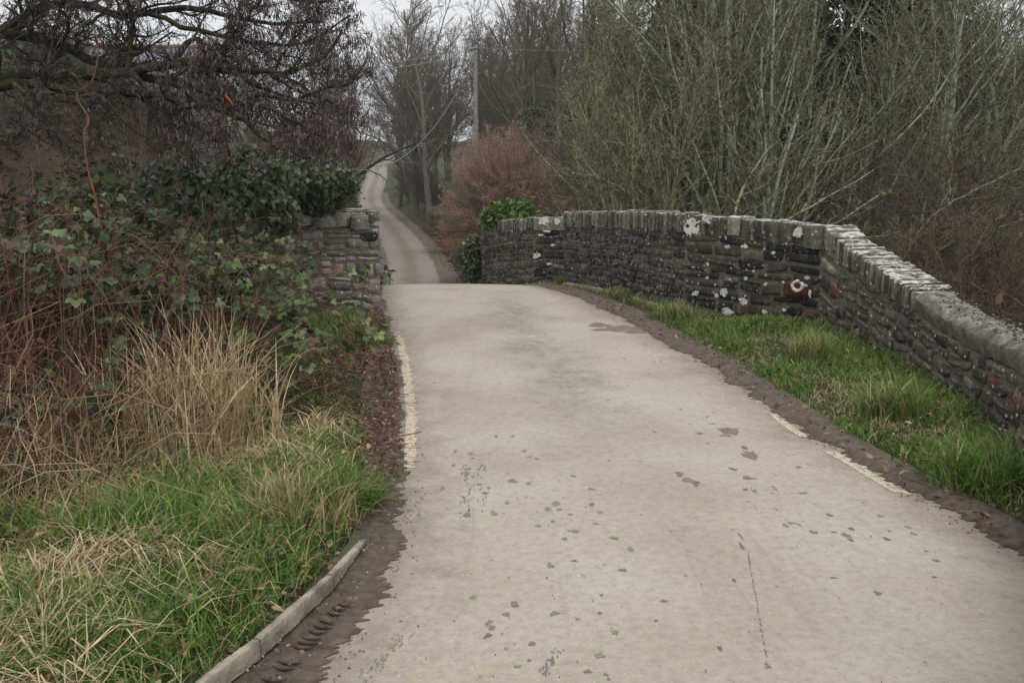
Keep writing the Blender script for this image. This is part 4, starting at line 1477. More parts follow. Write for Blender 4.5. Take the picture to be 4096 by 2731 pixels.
for k, px, y, rz, sc, lab in spots:
    src = (tk + [yk])[k]
    p = ground_at(px, y)
    if k in used:
        dup(src, p, rz, lab, sc)
    else:
        used.add(k)
        src.location, src.rotation_euler, src.scale = p, (0, 0, rz), (sc, sc, sc)
        src["label"] = lab

ga = np.random.default_rng(95)
al = [([(2930, 1120), (2975, 1010), (3120, 900), (3290, 800), (3490, 690)], (14.5, 15.5), .045, .012), ([(2960, 1140), (3080, 1040), (3240, 950), (3420, 850), (3560, 760)], (14.5, 14.5), .04, .010), ([(3000, 1140), (3180, 1050), (3380, 980), (3600, 930)], (14.5, 14.0), .034, .010),
      ([(2920, 1120), (2930, 900), (2990, 720), (3100, 560), (3180, 380)], (14.6, 16), .04, .012), ([(3560, 1150), (3700, 900), (3900, 760), (4150, 640)], (15, 14), .036, .010), ([(3580, 1150), (3760, 1000), (3960, 920), (4200, 860)], (15, 13.5), .03, .009),
      ([(2660, 1000), (2560, 820), (2420, 720), (2290, 690)], (17, 17), .03, .008), ([(2640, 1000), (2560, 860), (2450, 640), (2330, 480)], (17, 17.5), .03, .008)]
for k_, (grp, lab) in enumerate((((0, 1, 2, 3), "arching lichened branches sweeping up to the right from behind the recess wall"), ((4, 5), "arching lichened branches reaching right above the mortar-capped wall"), ((6, 7), "lichened branches leaning left towards the brown bush"))):
    ps = np.array([px_path(al[q][0], al[q][1], 14) for q in grp])
    ps += ga.normal(0, .02, ps.shape) * np.linspace(0, 1, 14)[None, :, None]
    rs_ = np.array([np.linspace(al[q][2], al[q][3], 14) for q in grp])
    o = thing("arching_shrub", lab, "shrub", ps[0, 0] - [0, 0, .6], 0, GTH)
    mb = MB()
    add_tubes(mb, ps, rs_, 7, ga.random(len(ps)))
    child(mb, "limb", M["lichened"], o, True)
    b1 = sprout(ps, rs_, 16, .15, 1, .3, (25, 60), .05, .14, 7, .55, .008, ga, lenmin=.5)
    b2 = sprout(*b1, 7, .15, 1, .5, (25, 60), .02, .17, 5, .6, .0055, ga)
    mb = MB()
    add_tubes(mb, *b1, 4, ga.random(len(b1[0])))
    add_tubes(mb, *b2, 3, ga.random(len(b2[0])))
    child(mb, "twigs", M["lichened"], o)

# brown twiggy brush at the right, arching towards the parapet
br_sp = [LV(15, .6, (20, 50), .05, 1, .03, .13, 8, .55, .010, .10), LV(8, .6, (20, 60), .1, 1, .02, .17, 6, .6, .0065, .06), LV(6, .6, (20, 60), .1, 1, .0, .2, 4, .65, .0048)]
GB = "brown twiggy brush beyond the parapet"
bk = [make_tree("brush_shrub", "x", "shrub", branching(90, 5.2, .05, br_sp, 10, 8, .5, wander=.09, trunk_up=.05), M["brown_twig"], M["brown_twig"], GB, seed=90),
      make_tree("brush_shrub", "x", "shrub", branching(91, 4.0, .045, br_sp, 10, 9, .75, (-.25, 0), wander=.10, trunk_up=.03), M["brown_twig"], M["brown_twig"], GB, seed=91)]
spots = [(0, 3480, 17.5, .2, 1.0, "brown brush rising over the curve of the parapet"), (0, 3800, 18.0, 1.9, 1.1, "tall brown brush at the right behind the mortar-capped wall"),
         (1, 3960, 13.5, .3, 1.0, "low arching brown brush close behind the nearest wall"), (1, 3640, 14.5, 4.0, .92, "low brown brush arching behind the coping on edge"),
         (0, 4150, 16.5, 3.7, 1.1, "brown brush cut by the right edge of the picture"), (1, 3300, 15.5, 5.5, .75, "small brown brush showing over the corner of the recess"),
         (0, 4050, 25.0, .9, 1.4, "brown brush deep at the right edge under the small sky gaps"),
         (1, 4200, 12.0, 2.4, .9, "low brown brush at the outer right beyond the mortar cap"),          (1, 2950, 15.0, 1.0, .62, "small brown brush behind the middle of the recess wall"), (0, 2450, 30.0, 3.1, 1.1, "brown brush deep behind the yellow shrubs")]
used = set()
for k, px, y, rz, sc, lab in spots:
    p = ground_at(px, y)
    if k in used:
        dup(bk[k], p, rz, lab, sc)
    else:
        used.add(k)
        bk[k].location, bk[k].rotation_euler, bk[k].scale = p, (0, 0, rz), (sc, sc, sc)
        bk[k]["label"] = lab

# the round brown bush on the bank, still holding its dead leaves
g = np.random.default_rng(101)
bc = at(2030, 955, 38)
hb = at(1985, 485, 38)[2] - bc[2]
bush = thing("brown_bush", "big rounded russet bush holding dead leaves on the bank behind the far parapet", "bush", bc)
n = 420
az = g.uniform(0, 2 * math.pi, n)
el = np.arccos(g.uniform(-.12, 1, n))
dirs = np.column_stack([np.cos(az) * np.sin(el), np.sin(az) * np.sin(el), np.cos(el)])
t = np.linspace(0, 1, 7)
ext = np.array([3.45, 2.7, hb + .05]) * g.uniform(.8, 1.0, (n, 1))
st = np.zeros((n, 7, 3))
for k in range(7):
    q = t[k]
    st[:, k] = dirs * ext * np.array([q ** .85, q ** .85, q ** .8][0:3]) + g.normal(0, .06, (n, 3)) * q
    st[:, k, 2] += .0
sr = np.repeat(.022 * (1 - .75 * t)[None], n, 0)
l1 = sprout(st, sr, 8, .35, .95, .26, (15, 40), .06, .10, 5, .6, .008, g)
l2 = sprout(l1[0], l1[1], 6, .2, 1, .5, (20, 50), .05, .14, 4, .65, .006, g)
mb = MB()
add_tubes(mb, st, sr, 4, g.random(n))
mb.build("stems", M["brown_twig"], bush)
mb = MB()
add_tubes(mb, *l1, 3, g.random(len(l1[0])))
add_tubes(mb, *l2, 3, g.random(len(l2[0])))
mb.build("twigs", M["russet_twig"], bush)
P = l2[0].reshape(-1, 3)
P = P[g.integers(0, len(P), 95000)] + g.normal(0, .06, (95000, 3))
mb = MB()
add_leaves(mb, P, g.normal(size=P.shape) + [0, 0, -.5], g.normal(size=P.shape), g.uniform(.035, .065, len(P)), BROAD, BROAD_F, np.clip(g.normal(.45, .22, len(P)), 0, 1))
mb.build("foliage", M["beech"], bush)

# evergreen bushes about the far parapet
def leaf_bush(name, label, cat, centre, ext, n, size, material, seed, tmpl=(OVAL, OVAL_F), stems=14, group=None, tone=(.5, .25), hang=0.0):
    g = np.random.default_rng(seed)
    o = thing(name, label, cat, centre, 0, group)
    d = unit(g.normal(size=(n, 3)))
    d[:, 2] = np.abs(d[:, 2]) * .999 if not hang else d[:, 2]
    r = g.uniform(.35, 1, n) ** .5
    lump = .75 + .45 * vnoise(d[:, 0] * 2.6 + d[:, 2] * 2 + 7, d[:, 1] * 2.6 + 9, seed)
    P = d * r[:, None] * lump[:, None] * np.array(ext)
    f = d * .6 + g.normal(0, .6, (n, 3)) + [0, 0, -.2 - hang]
    mb = MB()
    add_leaves(mb, P, f, d + g.normal(0, .4, (n, 3)) + [0, 0, .5], size * g.uniform(.6, 1.2, n), *tmpl, np.clip(g.normal(*tone, n) + (r - .8) * .3, 0, 1))
    mb.build("foliage", material, o)
    sd = unit(g.normal(size=(stems, 3)) * [1, 1, .5] + [0, 0, .9])
    tt = np.linspace(0, 1, 5)
    sp = np.zeros((stems, 5, 3))
    for k in range(5):
        sp[:, k] = sd * tt[k] * np.array(ext) * .9 + g.normal(0, .03, (stems, 3)) * tt[k]
    sp[:, 0, 2] -= .5
    mb = MB()
    add_tubes(mb, sp, np.repeat((.014 * (1 - .6 * tt))[None], stems, 0), 4)
    mb.build("stems", M["brown_twig"], o)
    return o


p = at(2040, 905, 19.8)
leaf_bush("laurel_bush", "bright yellow-green leafy bush showing over the far parapet", "bush", p, (.72, .5, .55), 1100, .15, M["laurel"], 111)
p = at(1890, 1040, 20.3)
leaf_bush("ivy_bush", "dark green ivy column hanging at the end of the far parapet", "ivy", p, (.24, .28, .62), 1000, .10, M["ivy"], 112, (IVY, IVY_F), hang=.5, tone=(.6, .25))
p = at(2090, 890, 18.6)
leaf_bush("ivy_bush", "glossy green ivy spilling along the top of the far parapet", "ivy", at(1985, 880, 19.4), (.35, .25, .3), 350, .12, M["laurel"], 113, tone=(.3, .2))

# wooden pole and its wires
pb = ground_at(1905, 46)
ptop = at(1903, 184, 46)
pole = thing("utility_pole", "weathered wooden pole standing among bare trees behind the brown bush", "utility pole", pb)
mb = MB()
hh = ptop[2] - pb[2]
add_tubes(mb, np.array([[[0, 0, -.5], [0, 0, hh * .5], [.03, 0, hh]]]), np.array([[.135, .12, .10]]), 10)
add_tubes(mb, np.array([[[.03, 0, hh], [.03, 0, hh + .02], [.03, 0, hh + .03]]]), np.array([[.10, .06, .005]]), 10)
mb.build("post", M["pole"], pole, True)
mb = MB()
for dz in (.12, .34):
    add_tubes(mb, np.array([[[-.26, -.02, hh - dz], [.02, -.13, hh - dz], [.16, -.1, hh - dz]]]), np.array([[.025, .03, .025]]), 6)
mb.build("bracket", M["metal"], pole)
mb = MB()
add_tubes(mb, np.array([[[-.12, -.03, hh * .52], [-.12, -.03, hh * .62]], [[.13, -.03, 1.6], [.12, -.03, hh * .48]]]), np.array([[.06, .06], [.03, .03]]), 6)
mb.build("cable_guard", M["metal"], pole)


def wire(name, label, A, B, sag, r=.012):
    t = np.linspace(0, 1, 24)[:, None]
    P = A * (1 - t) + B * t
    P[:, 2] -= sag * 4 * (t * (1 - t))[:, 0]
    mb = MB()
    add_tubes(mb, P[None], np.full((1, 24), r), 4)
    tag(mb.build(name, M["wire"], None), label, "cable", "wires running from the wooden pole")


top = ptop + [0, -.1, -.12]
wire("overhead_cable", "upper of the two thin wires running left from the pole top", top, at(900, 275, 34), .35)
wire("overhead_cable", "lower of the two thin wires running left from the pole top", top + [0, 0, -.22], at(900, 312, 34), .35)
wire("overhead_cable", "slanting cable dropping left across the trees to the far lane", ptop + [0, -.1, -.5], at(1380, 670, 40), 1.9, .014)
wire("overhead_cable", "thin wire running right from the pole through the tree tops", top, at(3300, 120, 60), .6, .01)


# ------------------------------------------------------------------ the farm building above the left bank
bx0, bx1, by = at(-260, 300, 25)[0], at(700, 300, 25)[0], 25.0
ez, rz_ = at(300, 372, 25)[2], at(300, 190, 27.6)[2]
barn = thing("farm_building", "slate-roofed farm building half hidden behind the overhanging branches", "building", ((bx0 + bx1) / 2, by, ez - 2.4))


def box(mb, x0, x1, y0, y1, z0, z1, tone=.5):
    v = np.array([[x, y, z] for z in (z0, z1) for y in (y0, y1) for x in (x0, x1)], float)
    mb.add(v, [[0, 2, 3, 1], [4, 5, 7, 6], [0, 1, 5, 4], [2, 6, 7, 3], [0, 4, 6, 2], [1, 3, 7, 5]], tone)


mb = MB()
gx0, gx1, y1_ = bx0 + .25, bx1 - .25, by + 5.2
box(mb, gx0, gx1, by + .25, y1_, ez - 3.5, ez - .02)
for xa in (gx0 + .01, gx1 - .36):
    mb.add([[xa, by + .3, ez - .03], [xa, y1_ - .05, ez - .03], [xa, by + 2.7, rz_ - .12], [xa + .35, by + .3, ez - .03], [xa + .35, y1_ - .05, ez - .03], [xa + .35, by + 2.7, rz_ - .12]], [[0, 2, 1, 1], [3, 4, 5, 5], [0, 3, 5, 2], [1, 2, 5, 4]])
child(mb, "wall", M["dark_mortar"], barn)
mb = MB()
for sgn, ya in ((0, by - .1), (1, y1_ + .35)):
    rows = 18
    q = np.linspace(0, 1, rows + 1)
    for k in range(rows):      # courses of slates, each lapping the one below
        ym = by + 2.72
        a, b = q[k], q[k + 1] + .012
        ya_, yb_ = ya + (ym - ya) * a, ya + (ym - ya) * b
        za, zb_ = ez + (rz_ - ez) * a + .022, ez + (rz_ - ez) * b + .004
        nsl = 40
        xs = np.linspace(bx0, bx1, nsl + 1) + (.5 * (bx1 - bx0) / nsl if k % 2 else 0) * 0
        g2 = np.random.default_rng(k + sgn * 50)
        for i in range(nsl):
            dz = g2.normal(0, .004)
            mb.add([[xs[i] + .004, ya_, za + dz], [xs[i + 1] - .004, ya_, za + dz], [xs[i + 1] - .004, yb_, zb_], [xs[i] + .004, yb_, zb_], [xs[i] + .004, ya_, za + dz - .02], [xs[i + 1] - .004, ya_, za + dz - .02]], [[0, 1, 2, 3], [4, 5, 1, 0]], g2.random())
roof = child(mb, "roof", M["slate"], barn)
mb = MB()
add_tubes(mb, np.array([[[bx0, by + 2.72, rz_ + .02], [bx1, by + 2.72, rz_ + .02]]]), np.array([[.09, .09]]), 6)
mb.build("ridge", simple_mat("clay_ridge", (.2, .14, .1), .85, .2, .3, 4), roof)
mb = MB()
add_tubes(mb, np.array([[[bx0 - .05, by - .17, ez - .02], [bx1 + .05, by - .17, ez - .06]]]), np.array([[.06, .06]]), 8)
box(mb, bx0 + .1, bx1 - .1, by - .11, by - .07, ez - .16, ez)
child(mb, "gutter", M["gutter"], barn)

# the lower tiled building beside it
o = thing("farm_building", "small brown-roofed building with a pale verge board beyond the slate roof", "building", at(770, 340, 31))
mb = MB()
box(mb, -.9, .9, 0, 3, -3, 0)
mb.add([[-.9, 0, 0], [.9, 0, 0], [0.0, 0, .55], [-.9, 3, 0], [.9, 3, 0], [0.0, 3, .55]], [[0, 1, 2, 2], [3, 5, 4, 4]])
mb.build("wall", M["render"], o)
mb = MB()
for sg in (-1, 1):
    mb.add([[sg * 1.15, -.15, -.12], [0, -.15, .62], [0, 3.2, .62], [sg * 1.15, 3.2, -.12], [sg * 1.15, -.15, -.18], [0, -.15, .55], [0, 3.2, .55], [sg * 1.15, 3.2, -.18]], [[0, 1, 2, 3], [4, 7, 6, 5], [0, 4, 5, 1], [2, 6, 7, 3], [3, 7, 4, 0]])
mb.build("roof", simple_mat("brown_tile", (.11, .07, .055), .85, .2, .3, 6), o)
mb = MB()
for sg in (-1, 1):
    mb.add([[sg * 1.15, -.17, -.2], [0, -.17, .53], [0, -.17, .63], [sg * 1.15, -.17, -.1], [sg * 1.15, -.2, -.2], [0, -.2, .53], [0, -.2, .63], [sg * 1.15, -.2, -.1]], [[0, 1, 2, 3], [4, 7, 6, 5], [0, 4, 5, 1], [3, 2, 6, 7]])
mb.build("verge_board", M["paint"], o)


# ------------------------------------------------------------------ the catkin-hung alder leaning over from the left
g = np.random.default_rng(202)
aldx = ground_at(-900, 9.8)
alder = thing("alder_tree", "dark mossy tree with drooping catkins reaching over from the left", "tree", aldx)
limbs = [  # pixel path, distances, start radius, end radius
    ([(-560, 470), (-200, 360), (0, 325), (105, 299), (245, 290), (386, 301), (526, 297), (666, 336), (800, 359), (960, 402)], (9.4, 9.0), .085, .03),
    ([(-560, 470), (-180, 372), (0, 343), (158, 336), (316, 357), (456, 366), (561, 381), (684, 399), (760, 470), (870, 565)], (9.4, 8.7), .06, .018),
    ([(-560, 470), (-250, 210), (0, 132), (136, 156), (260, 190), (400, 260), (560, 270), (690, 262), (790, 250), (860, 290), (960, 300)], (9.4, 9.4), .07, .02),
    ([(526, 297), (640, 258), (760, 250), (900, 268), (1007, 281), (1088, 293), (1224, 265), (1326, 204), (1372, 120)], (9.0, 8.8), .045, .013),
    ([(690, 262), (760, 160), (809, 177), (884, 238), (1020, 333), (1122, 381), (1250, 420)], (9.2, 9.0), .03, .01),
    ([(666, 336), (748, 367), (850, 435), (952, 462), (1040, 544), (1130, 590), (1250, 640)], (9.0, 8.4), .032, .009),
    ([(40, 330), (80, 350), (123, 441), (196, 508), (238, 564), (262, 641), (285, 705)], (8.9, 8.0), .026, .008),
    ([(240, 290), (299, 300), (340, 367), (442, 408), (544, 530), (640, 566), (714, 585)], (8.8, 8.0), .016, .006),
    ([(500, 300), (520, 200), (530, 100), (500, -60), (520, -200)], (9.1, 9.6), .032, .014),
    ([(-300, 330), (100, 60), (300, 20), (520, 60), (700, 30), (900, 60), (1100, 100), (1250, 90)], (9.5, 9.3), .05, .012),
    ([(-300, 330), (-50, -80), (250, -120), (500, -90), (760, -60), (1000, -40), (1180, 10), (1330, 10)], (9.6, 9.5), .05, .012),
    ([(600, 60), (760, 110), (900, 150), (1080, 180), (1200, 170), (1300, 130), (1400, 60)], (9.3, 9.0), .026, .008),
    ([(530, 297), (620, 380), (640, 420), (720, 430), (800, 420), (860, 400)], (8.9, 8.6), .026, .012),
    ([(960, 402), (1050, 380), (1180, 390), (1300, 350), (1400, 330), (1470, 250)], (8.9, 8.5), .02, .007),
    ([(1100, 300), (1200, 340), (1300, 400), (1380, 470), (1440, 540)], (8.8, 8.5), .014, .006),
    ([(800, 359), (900, 400), (1060, 430), (1200, 500), (1320, 560), (1420, 640)], (8.9, 8.3), .022, .006),
    ([(20, 140), (140, 90), (220, 0), (260, -90)], (9.4, 9.4), .025, .01),
    ([(300, 200), (340, 110), (420, 40), (470, -60)], (9.3, 9.3), .02, .009),
    ([(860, 280), (900, 170), (980, 90), (1050, -20)], (9.1, 9.2), .02, .008),
    ([(1100, 290), (1150, 190), (1220, 100), (1290, -10)], (8.9, 9.0), .016, .006),
]
LP, LR = [], []
tb = MB()
for L, d, r0, r1 in limbs:
    P = px_path(L, d, 16)
    P += g.normal(0, .012, P.shape)
    rad = np.linspace(r0, r1, 16)
    LP.append(P)
    LR.append(rad)
LP, LR = np.array(LP), np.array(LR)
lump = 1 + .16 * (g.random(LR.shape) - .5)
trunk = smooth_path([aldx + [-.1, .1, -.4], aldx + [.05, 0, .7], aldx + [.0, -.1, 1.5], LP[0][0] + [-.15, .05, -.35], LP[0][0]], 14)
inva = -np.array(alder.location)
tb = MB()
add_tubes(tb, trunk[None], (.20 * np.linspace(1.25, .7, 14))[None], 12)
up = smooth_path([LP[0][0] + [-.1, .0, -.2], LP[0][0] + [-.2, .1, .9], LP[0][0] + [-.1, .3, 2.2], LP[0][0] + [.2, .2, 3.6]], 14)
add_tubes(tb, up[None], (.13 * np.linspace(1, .3, 14))[None], 10)
child(tb, "trunk", M["alder"], alder, True)
tb = MB()
add_tubes(tb, LP, LR * lump * 1.05, 8, g.random(len(LP)))
child(tb, "limb", M["alder"], alder, True)
s1 = sprout(LP, LR, 11, .12, 1, .26, (25, 70), .03, .15, 8, .5, .0055, g, lenmin=.5)
# the side branches sweep to the right, out over the lane, more than back to the left
flip = (s1[0][:, -1, 0] < s1[0][:, 0, 0]) & (g.random(len(s1[0])) < .55)
s1[0][flip, :, 0] = 2 * s1[0][flip, :1, 0] - s1[0][flip, :, 0]
s2 = sprout(*s1, 10, .1, 1, .55, (25, 65), .04, .17, 6, .6, .0036, g, lenmin=.22)
s3 = sprout(*s2, 9, .1, 1, .6, (20, 60), .03, .2, 4, .6, .0025, g, lenmin=.1)


def keep_inside(p):
    """drops twigs that would hang over the open lane or the hedge gap"""
    d = p[0][:, -1] - EYE
    t = d[:, 1] * math.cos(PITCH) - d[:, 2] * math.sin(PITCH)
    px = d[:, 0] / t * FPX + CXP
    py = CYP - (d[:, 2] * math.cos(PITCH) + d[:, 1] * math.sin(PITCH)) / t * FPX
    lim = np.interp(py, [-400, 0, 130, 300, 480, 640, 760], [1400, 1410, 1480, 1515, 1505, 1440, 1200])
    ok_ = (px < lim + g.normal(0, 18, len(px))) & (py < np.interp(px, [0, 300, 700, 1300], [560, 640, 660, 660]) + g.normal(0, 40, len(px)))
    return p[0][ok_], p[1][ok_]


s1, s2, s3 = keep_inside(s1), keep_inside(s2), keep_inside(s3)
tb = MB()
add_tubes(tb, *s1, 5, g.random(len(s1[0])))
add_tubes(tb, *s2, 4, g.random(len(s2[0])))
add_tubes(tb, *s3, 3, g.random(len(s3[0])))
child(tb, "twigs", M["alder_twig"], alder)
# catkins hang in bunches from the twig ends; small woody cones sit beside them
ends = s3[0][:, -1]
sel = ends[g.random(len(ends)) < np.clip(.16 + .5 * vnoise(ends[:, 0] * 1.1, ends[:, 2] * 1.1, 5) - .12 * (ends[:, 0] < -4), 0, 1) * .52 * (.12 + .88 * sm(-4.2, -2.6, ends[:, 0]) + .2 * sm(3.0, 3.8, ends[:, 2]))]
cpos = np.repeat(sel, 3, 0) + g.normal(0, .014, (len(sel) * 3, 3))
L = g.uniform(.028, .06, len(cpos))
t = np.linspace(0, 1, 4)
dr = g.normal(0, .22, (len(cpos), 2))
cp_ = np.zeros((len(cpos), 4, 3))
for k in range(4):
    cp_[:, k] = cpos
    cp_[:, k, :2] += dr * (L * t[k])[:, None]
    cp_[:, k, 2] -= L * t[k]
tb = MB()
add_tubes(tb, cp_, np.repeat(np.array([[.002, .0046, .0046, .002]]), len(cpos), 0), 4, g.random(len(cpos)))
tag(child(tb, "catkins", M["catkin"], alder), kind="stuff")
sel = ends[g.random(len(ends)) < .13] + g.normal(0, .01, (1, 3))
v8 = np.array([[0, 0, 1.2], [.7, 0, 0], [0, .7, 0], [-.7, 0, 0], [0, -.7, 0], [0, 0, -1.2]])
f8 = np.array([[0, 1, 2], [0, 2, 3], [0, 3, 4], [0, 4, 1], [5, 2, 1], [5, 3, 2], [5, 4, 3], [5, 1, 4]])
tb = MB()
V = sel[:, None] + v8[None] * g.uniform(.009, .014, (len(sel), 1, 1))
tb.add(V, (f8[None] + (np.arange(len(sel)) * 6)[:, None, None]).reshape(-1, 3), np.repeat(g.random(len(sel)) * .3, 6))
tag(child(tb, "cones", M["catkin"], alder), kind="stuff")
tb = MB()
for L_, d_, r_ in (([(775, 238), (790, 222), (806, 205)], 8.6, .012), ([(900, 380), (914, 398), (935, 425)], 8.3, .012)):
    P = px_path(L_, (d_, d_), 6)
    tb = MB()
    add_tubes(tb, P[None], np.array([[.004, r_, r_ * 1.1, r_, r_ * .8, .003]]), 6)
    child(tb, "torn_branch", M["orange_wood"], alder, True)
# the thin rust-red stem that drops through the branches
P = px_path([(381, 120), (394, 204), (367, 326), (306, 381), (354, 476), (336, 544), (352, 680), (381, 790), (400, 900)], (7.6, 7.0), 40)
tb = MB()
add_tubes(tb, P[None], np.linspace(.005, .010, 40)[None], 6)
add_tubes(tb, px_path([(306, 381), (345, 350), (367, 326)], (7.4, 7.4), 8)[None], np.full((1, 8), .004), 5)
tag(tb.build("climbing_stem", M["rust_stem"]), "long thin rust-red stem hanging through the dark branches down to the brambles", "climber")

# saplings, ivy and low growth on the bank behind
sap_sp = [LV(8, .4, (20, 45), .3, 1, .12, .1, 6, .5, .006), LV(6, .5, (20, 55), .2, 1, .06, .15, 4, .6, .004), LV(4, .5, (20, 55), .2, 1, .04, .18, 3, .6, .003)]
sp_ = make_tree("sapling", "x", "sapling", branching(301, 3.4, .022, sap_sp, 10, 3, .14, wander=.06), M["brown_twig"], M["brown_twig"], "thin saplings on the dark bank", seed=301)
sp_spots = [(720, 17.0, .4, .9, "pair of thin pale sapling stems on the bank under the lower branch"), (850, 16.2, 1.9, 1.0, "thin sapling on the bank below the torn orange branch"), (930, 18.5, 3.1, 1.1, "sapling on the bank behind the ivy, stems upright"),
            (1060, 17.5, 4.4, 1.15, "sapling among the ivy left of the stone pier"), (560, 19.0, 5.0, .95, "sapling on the leaf-strewn bank right of the rust-red stem"), (330, 20.0, 2.4, .9, "sapling at the top of the bank below the gutter"),
            (1180, 19.5, .9, 1.3, "sapling on the bank behind the hanging catkins"), (1290, 21.0, 5.6, 1.4, "tall sapling on the bank above the stone pier"), (130, 18.0, 3.7, .8, "small sapling on the bank at the picture's left edge")]
for i, (px, y, rz, sc, lab) in enumerate(sp_spots):
    p = ground_at(px, y)
    if i == 0:
        sp_.location, sp_.rotation_euler, sp_.scale = p, (0, 0, rz), (sc, sc, sc)
        sp_["label"] = lab
    else:
        dup(sp_, p, rz, lab, sc)


def ground_cover(name, label, poly, n, size, mat_, seed, tmpl, tone, lift=.12, patch=1.2, thr=.5, kind="stuff", floor=0.0):
    g = np.random.default_rng(seed)
    p = scatter(poly, n * 2, g)
    k = vnoise(p[:, 0] * patch, p[:, 1] * patch, seed) + .25 * (g.random(len(p)) - .5) > thr
    p = p[k][:n]
    if floor:
        p[:, 2] = np.maximum(p[:, 2], ZR(p[:, 1]) + floor)
    p[:, 2] += np.abs(g.normal(0, lift, len(p)))
    mb = MB()
    add_leaves(mb, p, g.normal(size=p.shape) * [1, 1, .5], g.normal(0, .5, p.shape) + [0, 0, 1], size * g.uniform(.6, 1.3, len(p)), *tmpl, np.clip(g.normal(*tone, len(p)), 0, 1))
    o = mb.build(name, mat_)
    return tag(o, label, kind=kind)


bank = [(-17, 17), (-2.4, 17), (-3.2, 22), (-5.6, 34), (-7.5, 42), (-12, 40), (-17, 26)]
ground_cover("bank_ivy", "patches of dark ivy trailing over the leaf-strewn bank under the trees", bank, 16000, .13, M["ivy"], 401, (IVY, IVY_F), (.45, .25), .25, .9, .42)
ground_cover("leaf_litter", "brown fallen leaves covering the bank below the farm building", bank, 9000, .11, M["dead_leaf"], 402, (BROAD, BROAD_F), (.3, .22), .03, .6, .3)
rb = [(XR(22) + .6, 22), (XR(60) + .6, 60), (XR(60) + 9, 60), (7, 24), (XR(22) + 3.5, 21)]
rb = np.array([(float(XR(y)) + .55, y) for y in (20.5, 24, 30, 38, 46, 60, 75)] + [(float(XR(y)) + w, y) for y, w in ((75, 9), (60, 8), (46, 7), (36, 6), (28, 5), (20.5, 3))])
ground_cover("bank_undergrowth", "low dark green growth on the steep bank of the far lane", rb, 16000, .15, M["leaf"], 403, (BROAD, BROAD_F), (.45, .3), .12, .8, .40)
ground_cover("leaf_litter", "russet dead leaves along the foot of the far lane's bank", np.array([(float(XR(y)) + .2, y) for y in (20, 26, 34, 44, 60)] + [(float(XR(y)) + 2.0, y) for y in (60, 44, 34, 26, 20)]), 6000, .09, M["dead_leaf"], 404, (BROAD, BROAD_F), (.4, .25), .03, .9, .3)
lb = np.array([(float(XL(y)) - .4, y) for y in (21, 28, 38, 50, 70, 90)] + [(float(XL(y)) - w, y) for y, w in ((90, 8), (70, 7), (50, 6), (38, 5), (28, 4.5), (21, 3))])
ground_cover("hedge_undergrowth", "tangle of ivy and dead growth on the hedge side of the far lane", lb, 9000, .16, M["ivy"], 405, (IVY, IVY_F), (.55, .28), .35, .7, .42)
meadow = [(2.6, 12.5), (3.9, 10.5), (4.4, 5), (16, 6), (22, 30), (4, 30), (1.8, 20)]
ground_cover("dead_undergrowth", "brown dead leaves and litter under the thicket beyond the parapet", meadow, 12000, .12, M["dead_leaf"], 406, (BROAD, BROAD_F), (.25, .22), .25, .6, .25)

# hedgerow scrub along the lane and under the far trees: each shrub copied from two
hs = [LV(12, .6, (20, 55), .05, 1, .05, .14, 7, .55, .010), LV(9, .6, (20, 60), .1, 1, .02, .18, 5, .6, .008), LV(6, .6, (20, 60), .1, 1, .0, .2, 3, .65, .007)]
hk = [make_tree("scrub_shrub", "x", "shrub", branching(501, 3.2, .05, hs, 9, 7, .55, wander=.1), M["brown_twig"], M["brown_twig"], "scrub under the far trees", seed=501),
      make_tree("scrub_shrub", "x", "shrub", branching(502, 2.6, .045, hs, 9, 8, .8, wander=.1), M["grey_bark"], M["grey_bark"], "scrub under the far trees", seed=502)]
sc_spots = [(1790, 54, "scrub between the far lane and the round-headed tree"), (1850, 46, "scrub left of the brown bush, below the pole"),
            (1300, 40, "scrub on the hedge side of the far lane, just past the pier"), (1340, 60, "scrub on the hedge side where the lane narrows"), (1240, 33, "scrub behind the ivy above the stone pier"), (1180, 38, "scrub on the left bank behind the catkins"),
            (2140, 46, "scrub right behind the brown bush"), (2290, 42, "scrub behind the brown bush, close to the yellow shrubs"), (1950, 60, "scrub below the trees behind the pole"), (2060, 70, "scrub below the arching limbs of the wide tree"),
            (2380, 38, "scrub deep behind the small yellow shrub"), (1690, 84, "scrub where the lane's top bend disappears"), (1640, 90, "scrub high on the hill beside the lane's top bend"), (1180, 34, "scrub on the left bank behind the ivy mound"),
            (1050, 38, "scrub behind the saplings on the left bank"), (1850, 76, "scrub on the hill between the pole and the round-headed tree"), (1720, 76, "scrub on the hill under the round-headed tree"), (2200, 58, "scrub beneath the ivy-clad tree behind the bush"),
            (1330, 80, "scrub on the hill left of the lane"), (250, 21, "scrub on the bank left of the rust-red stem"), (620, 22, "scrub on the bank below the middle of the slate roof"), (900, 21, "scrub on the bank below the end of the slate roof"), (1120, 23, "scrub on the bank right behind the ivy heaps"), (60, 19, "scrub at the picture's left edge on the bank"), (1000, 28, "scrub above the bank beside the tiled building"), (2480, 48, "scrub at the foot of the evergreens behind the yellow shrubs")]
g = np.random.default_rng(55)
for i, (px, y, lab) in enumerate(sc_spots):
    k = i % 2
    p = ground_at(px, y)
    sc = g.uniform(.95, 1.5) * (.5 if y < 26 else .62 if 1740 < px < 1900 else 1)
    if i < 2:
        hk[k].location, hk[k].rotation_euler, hk[k].scale = p, (0, 0, g.uniform(0, 6)), (sc, sc, sc)
        hk[k]["label"] = lab
    else:
        dup(hk[k], p, g.uniform(0, 6), lab, sc)

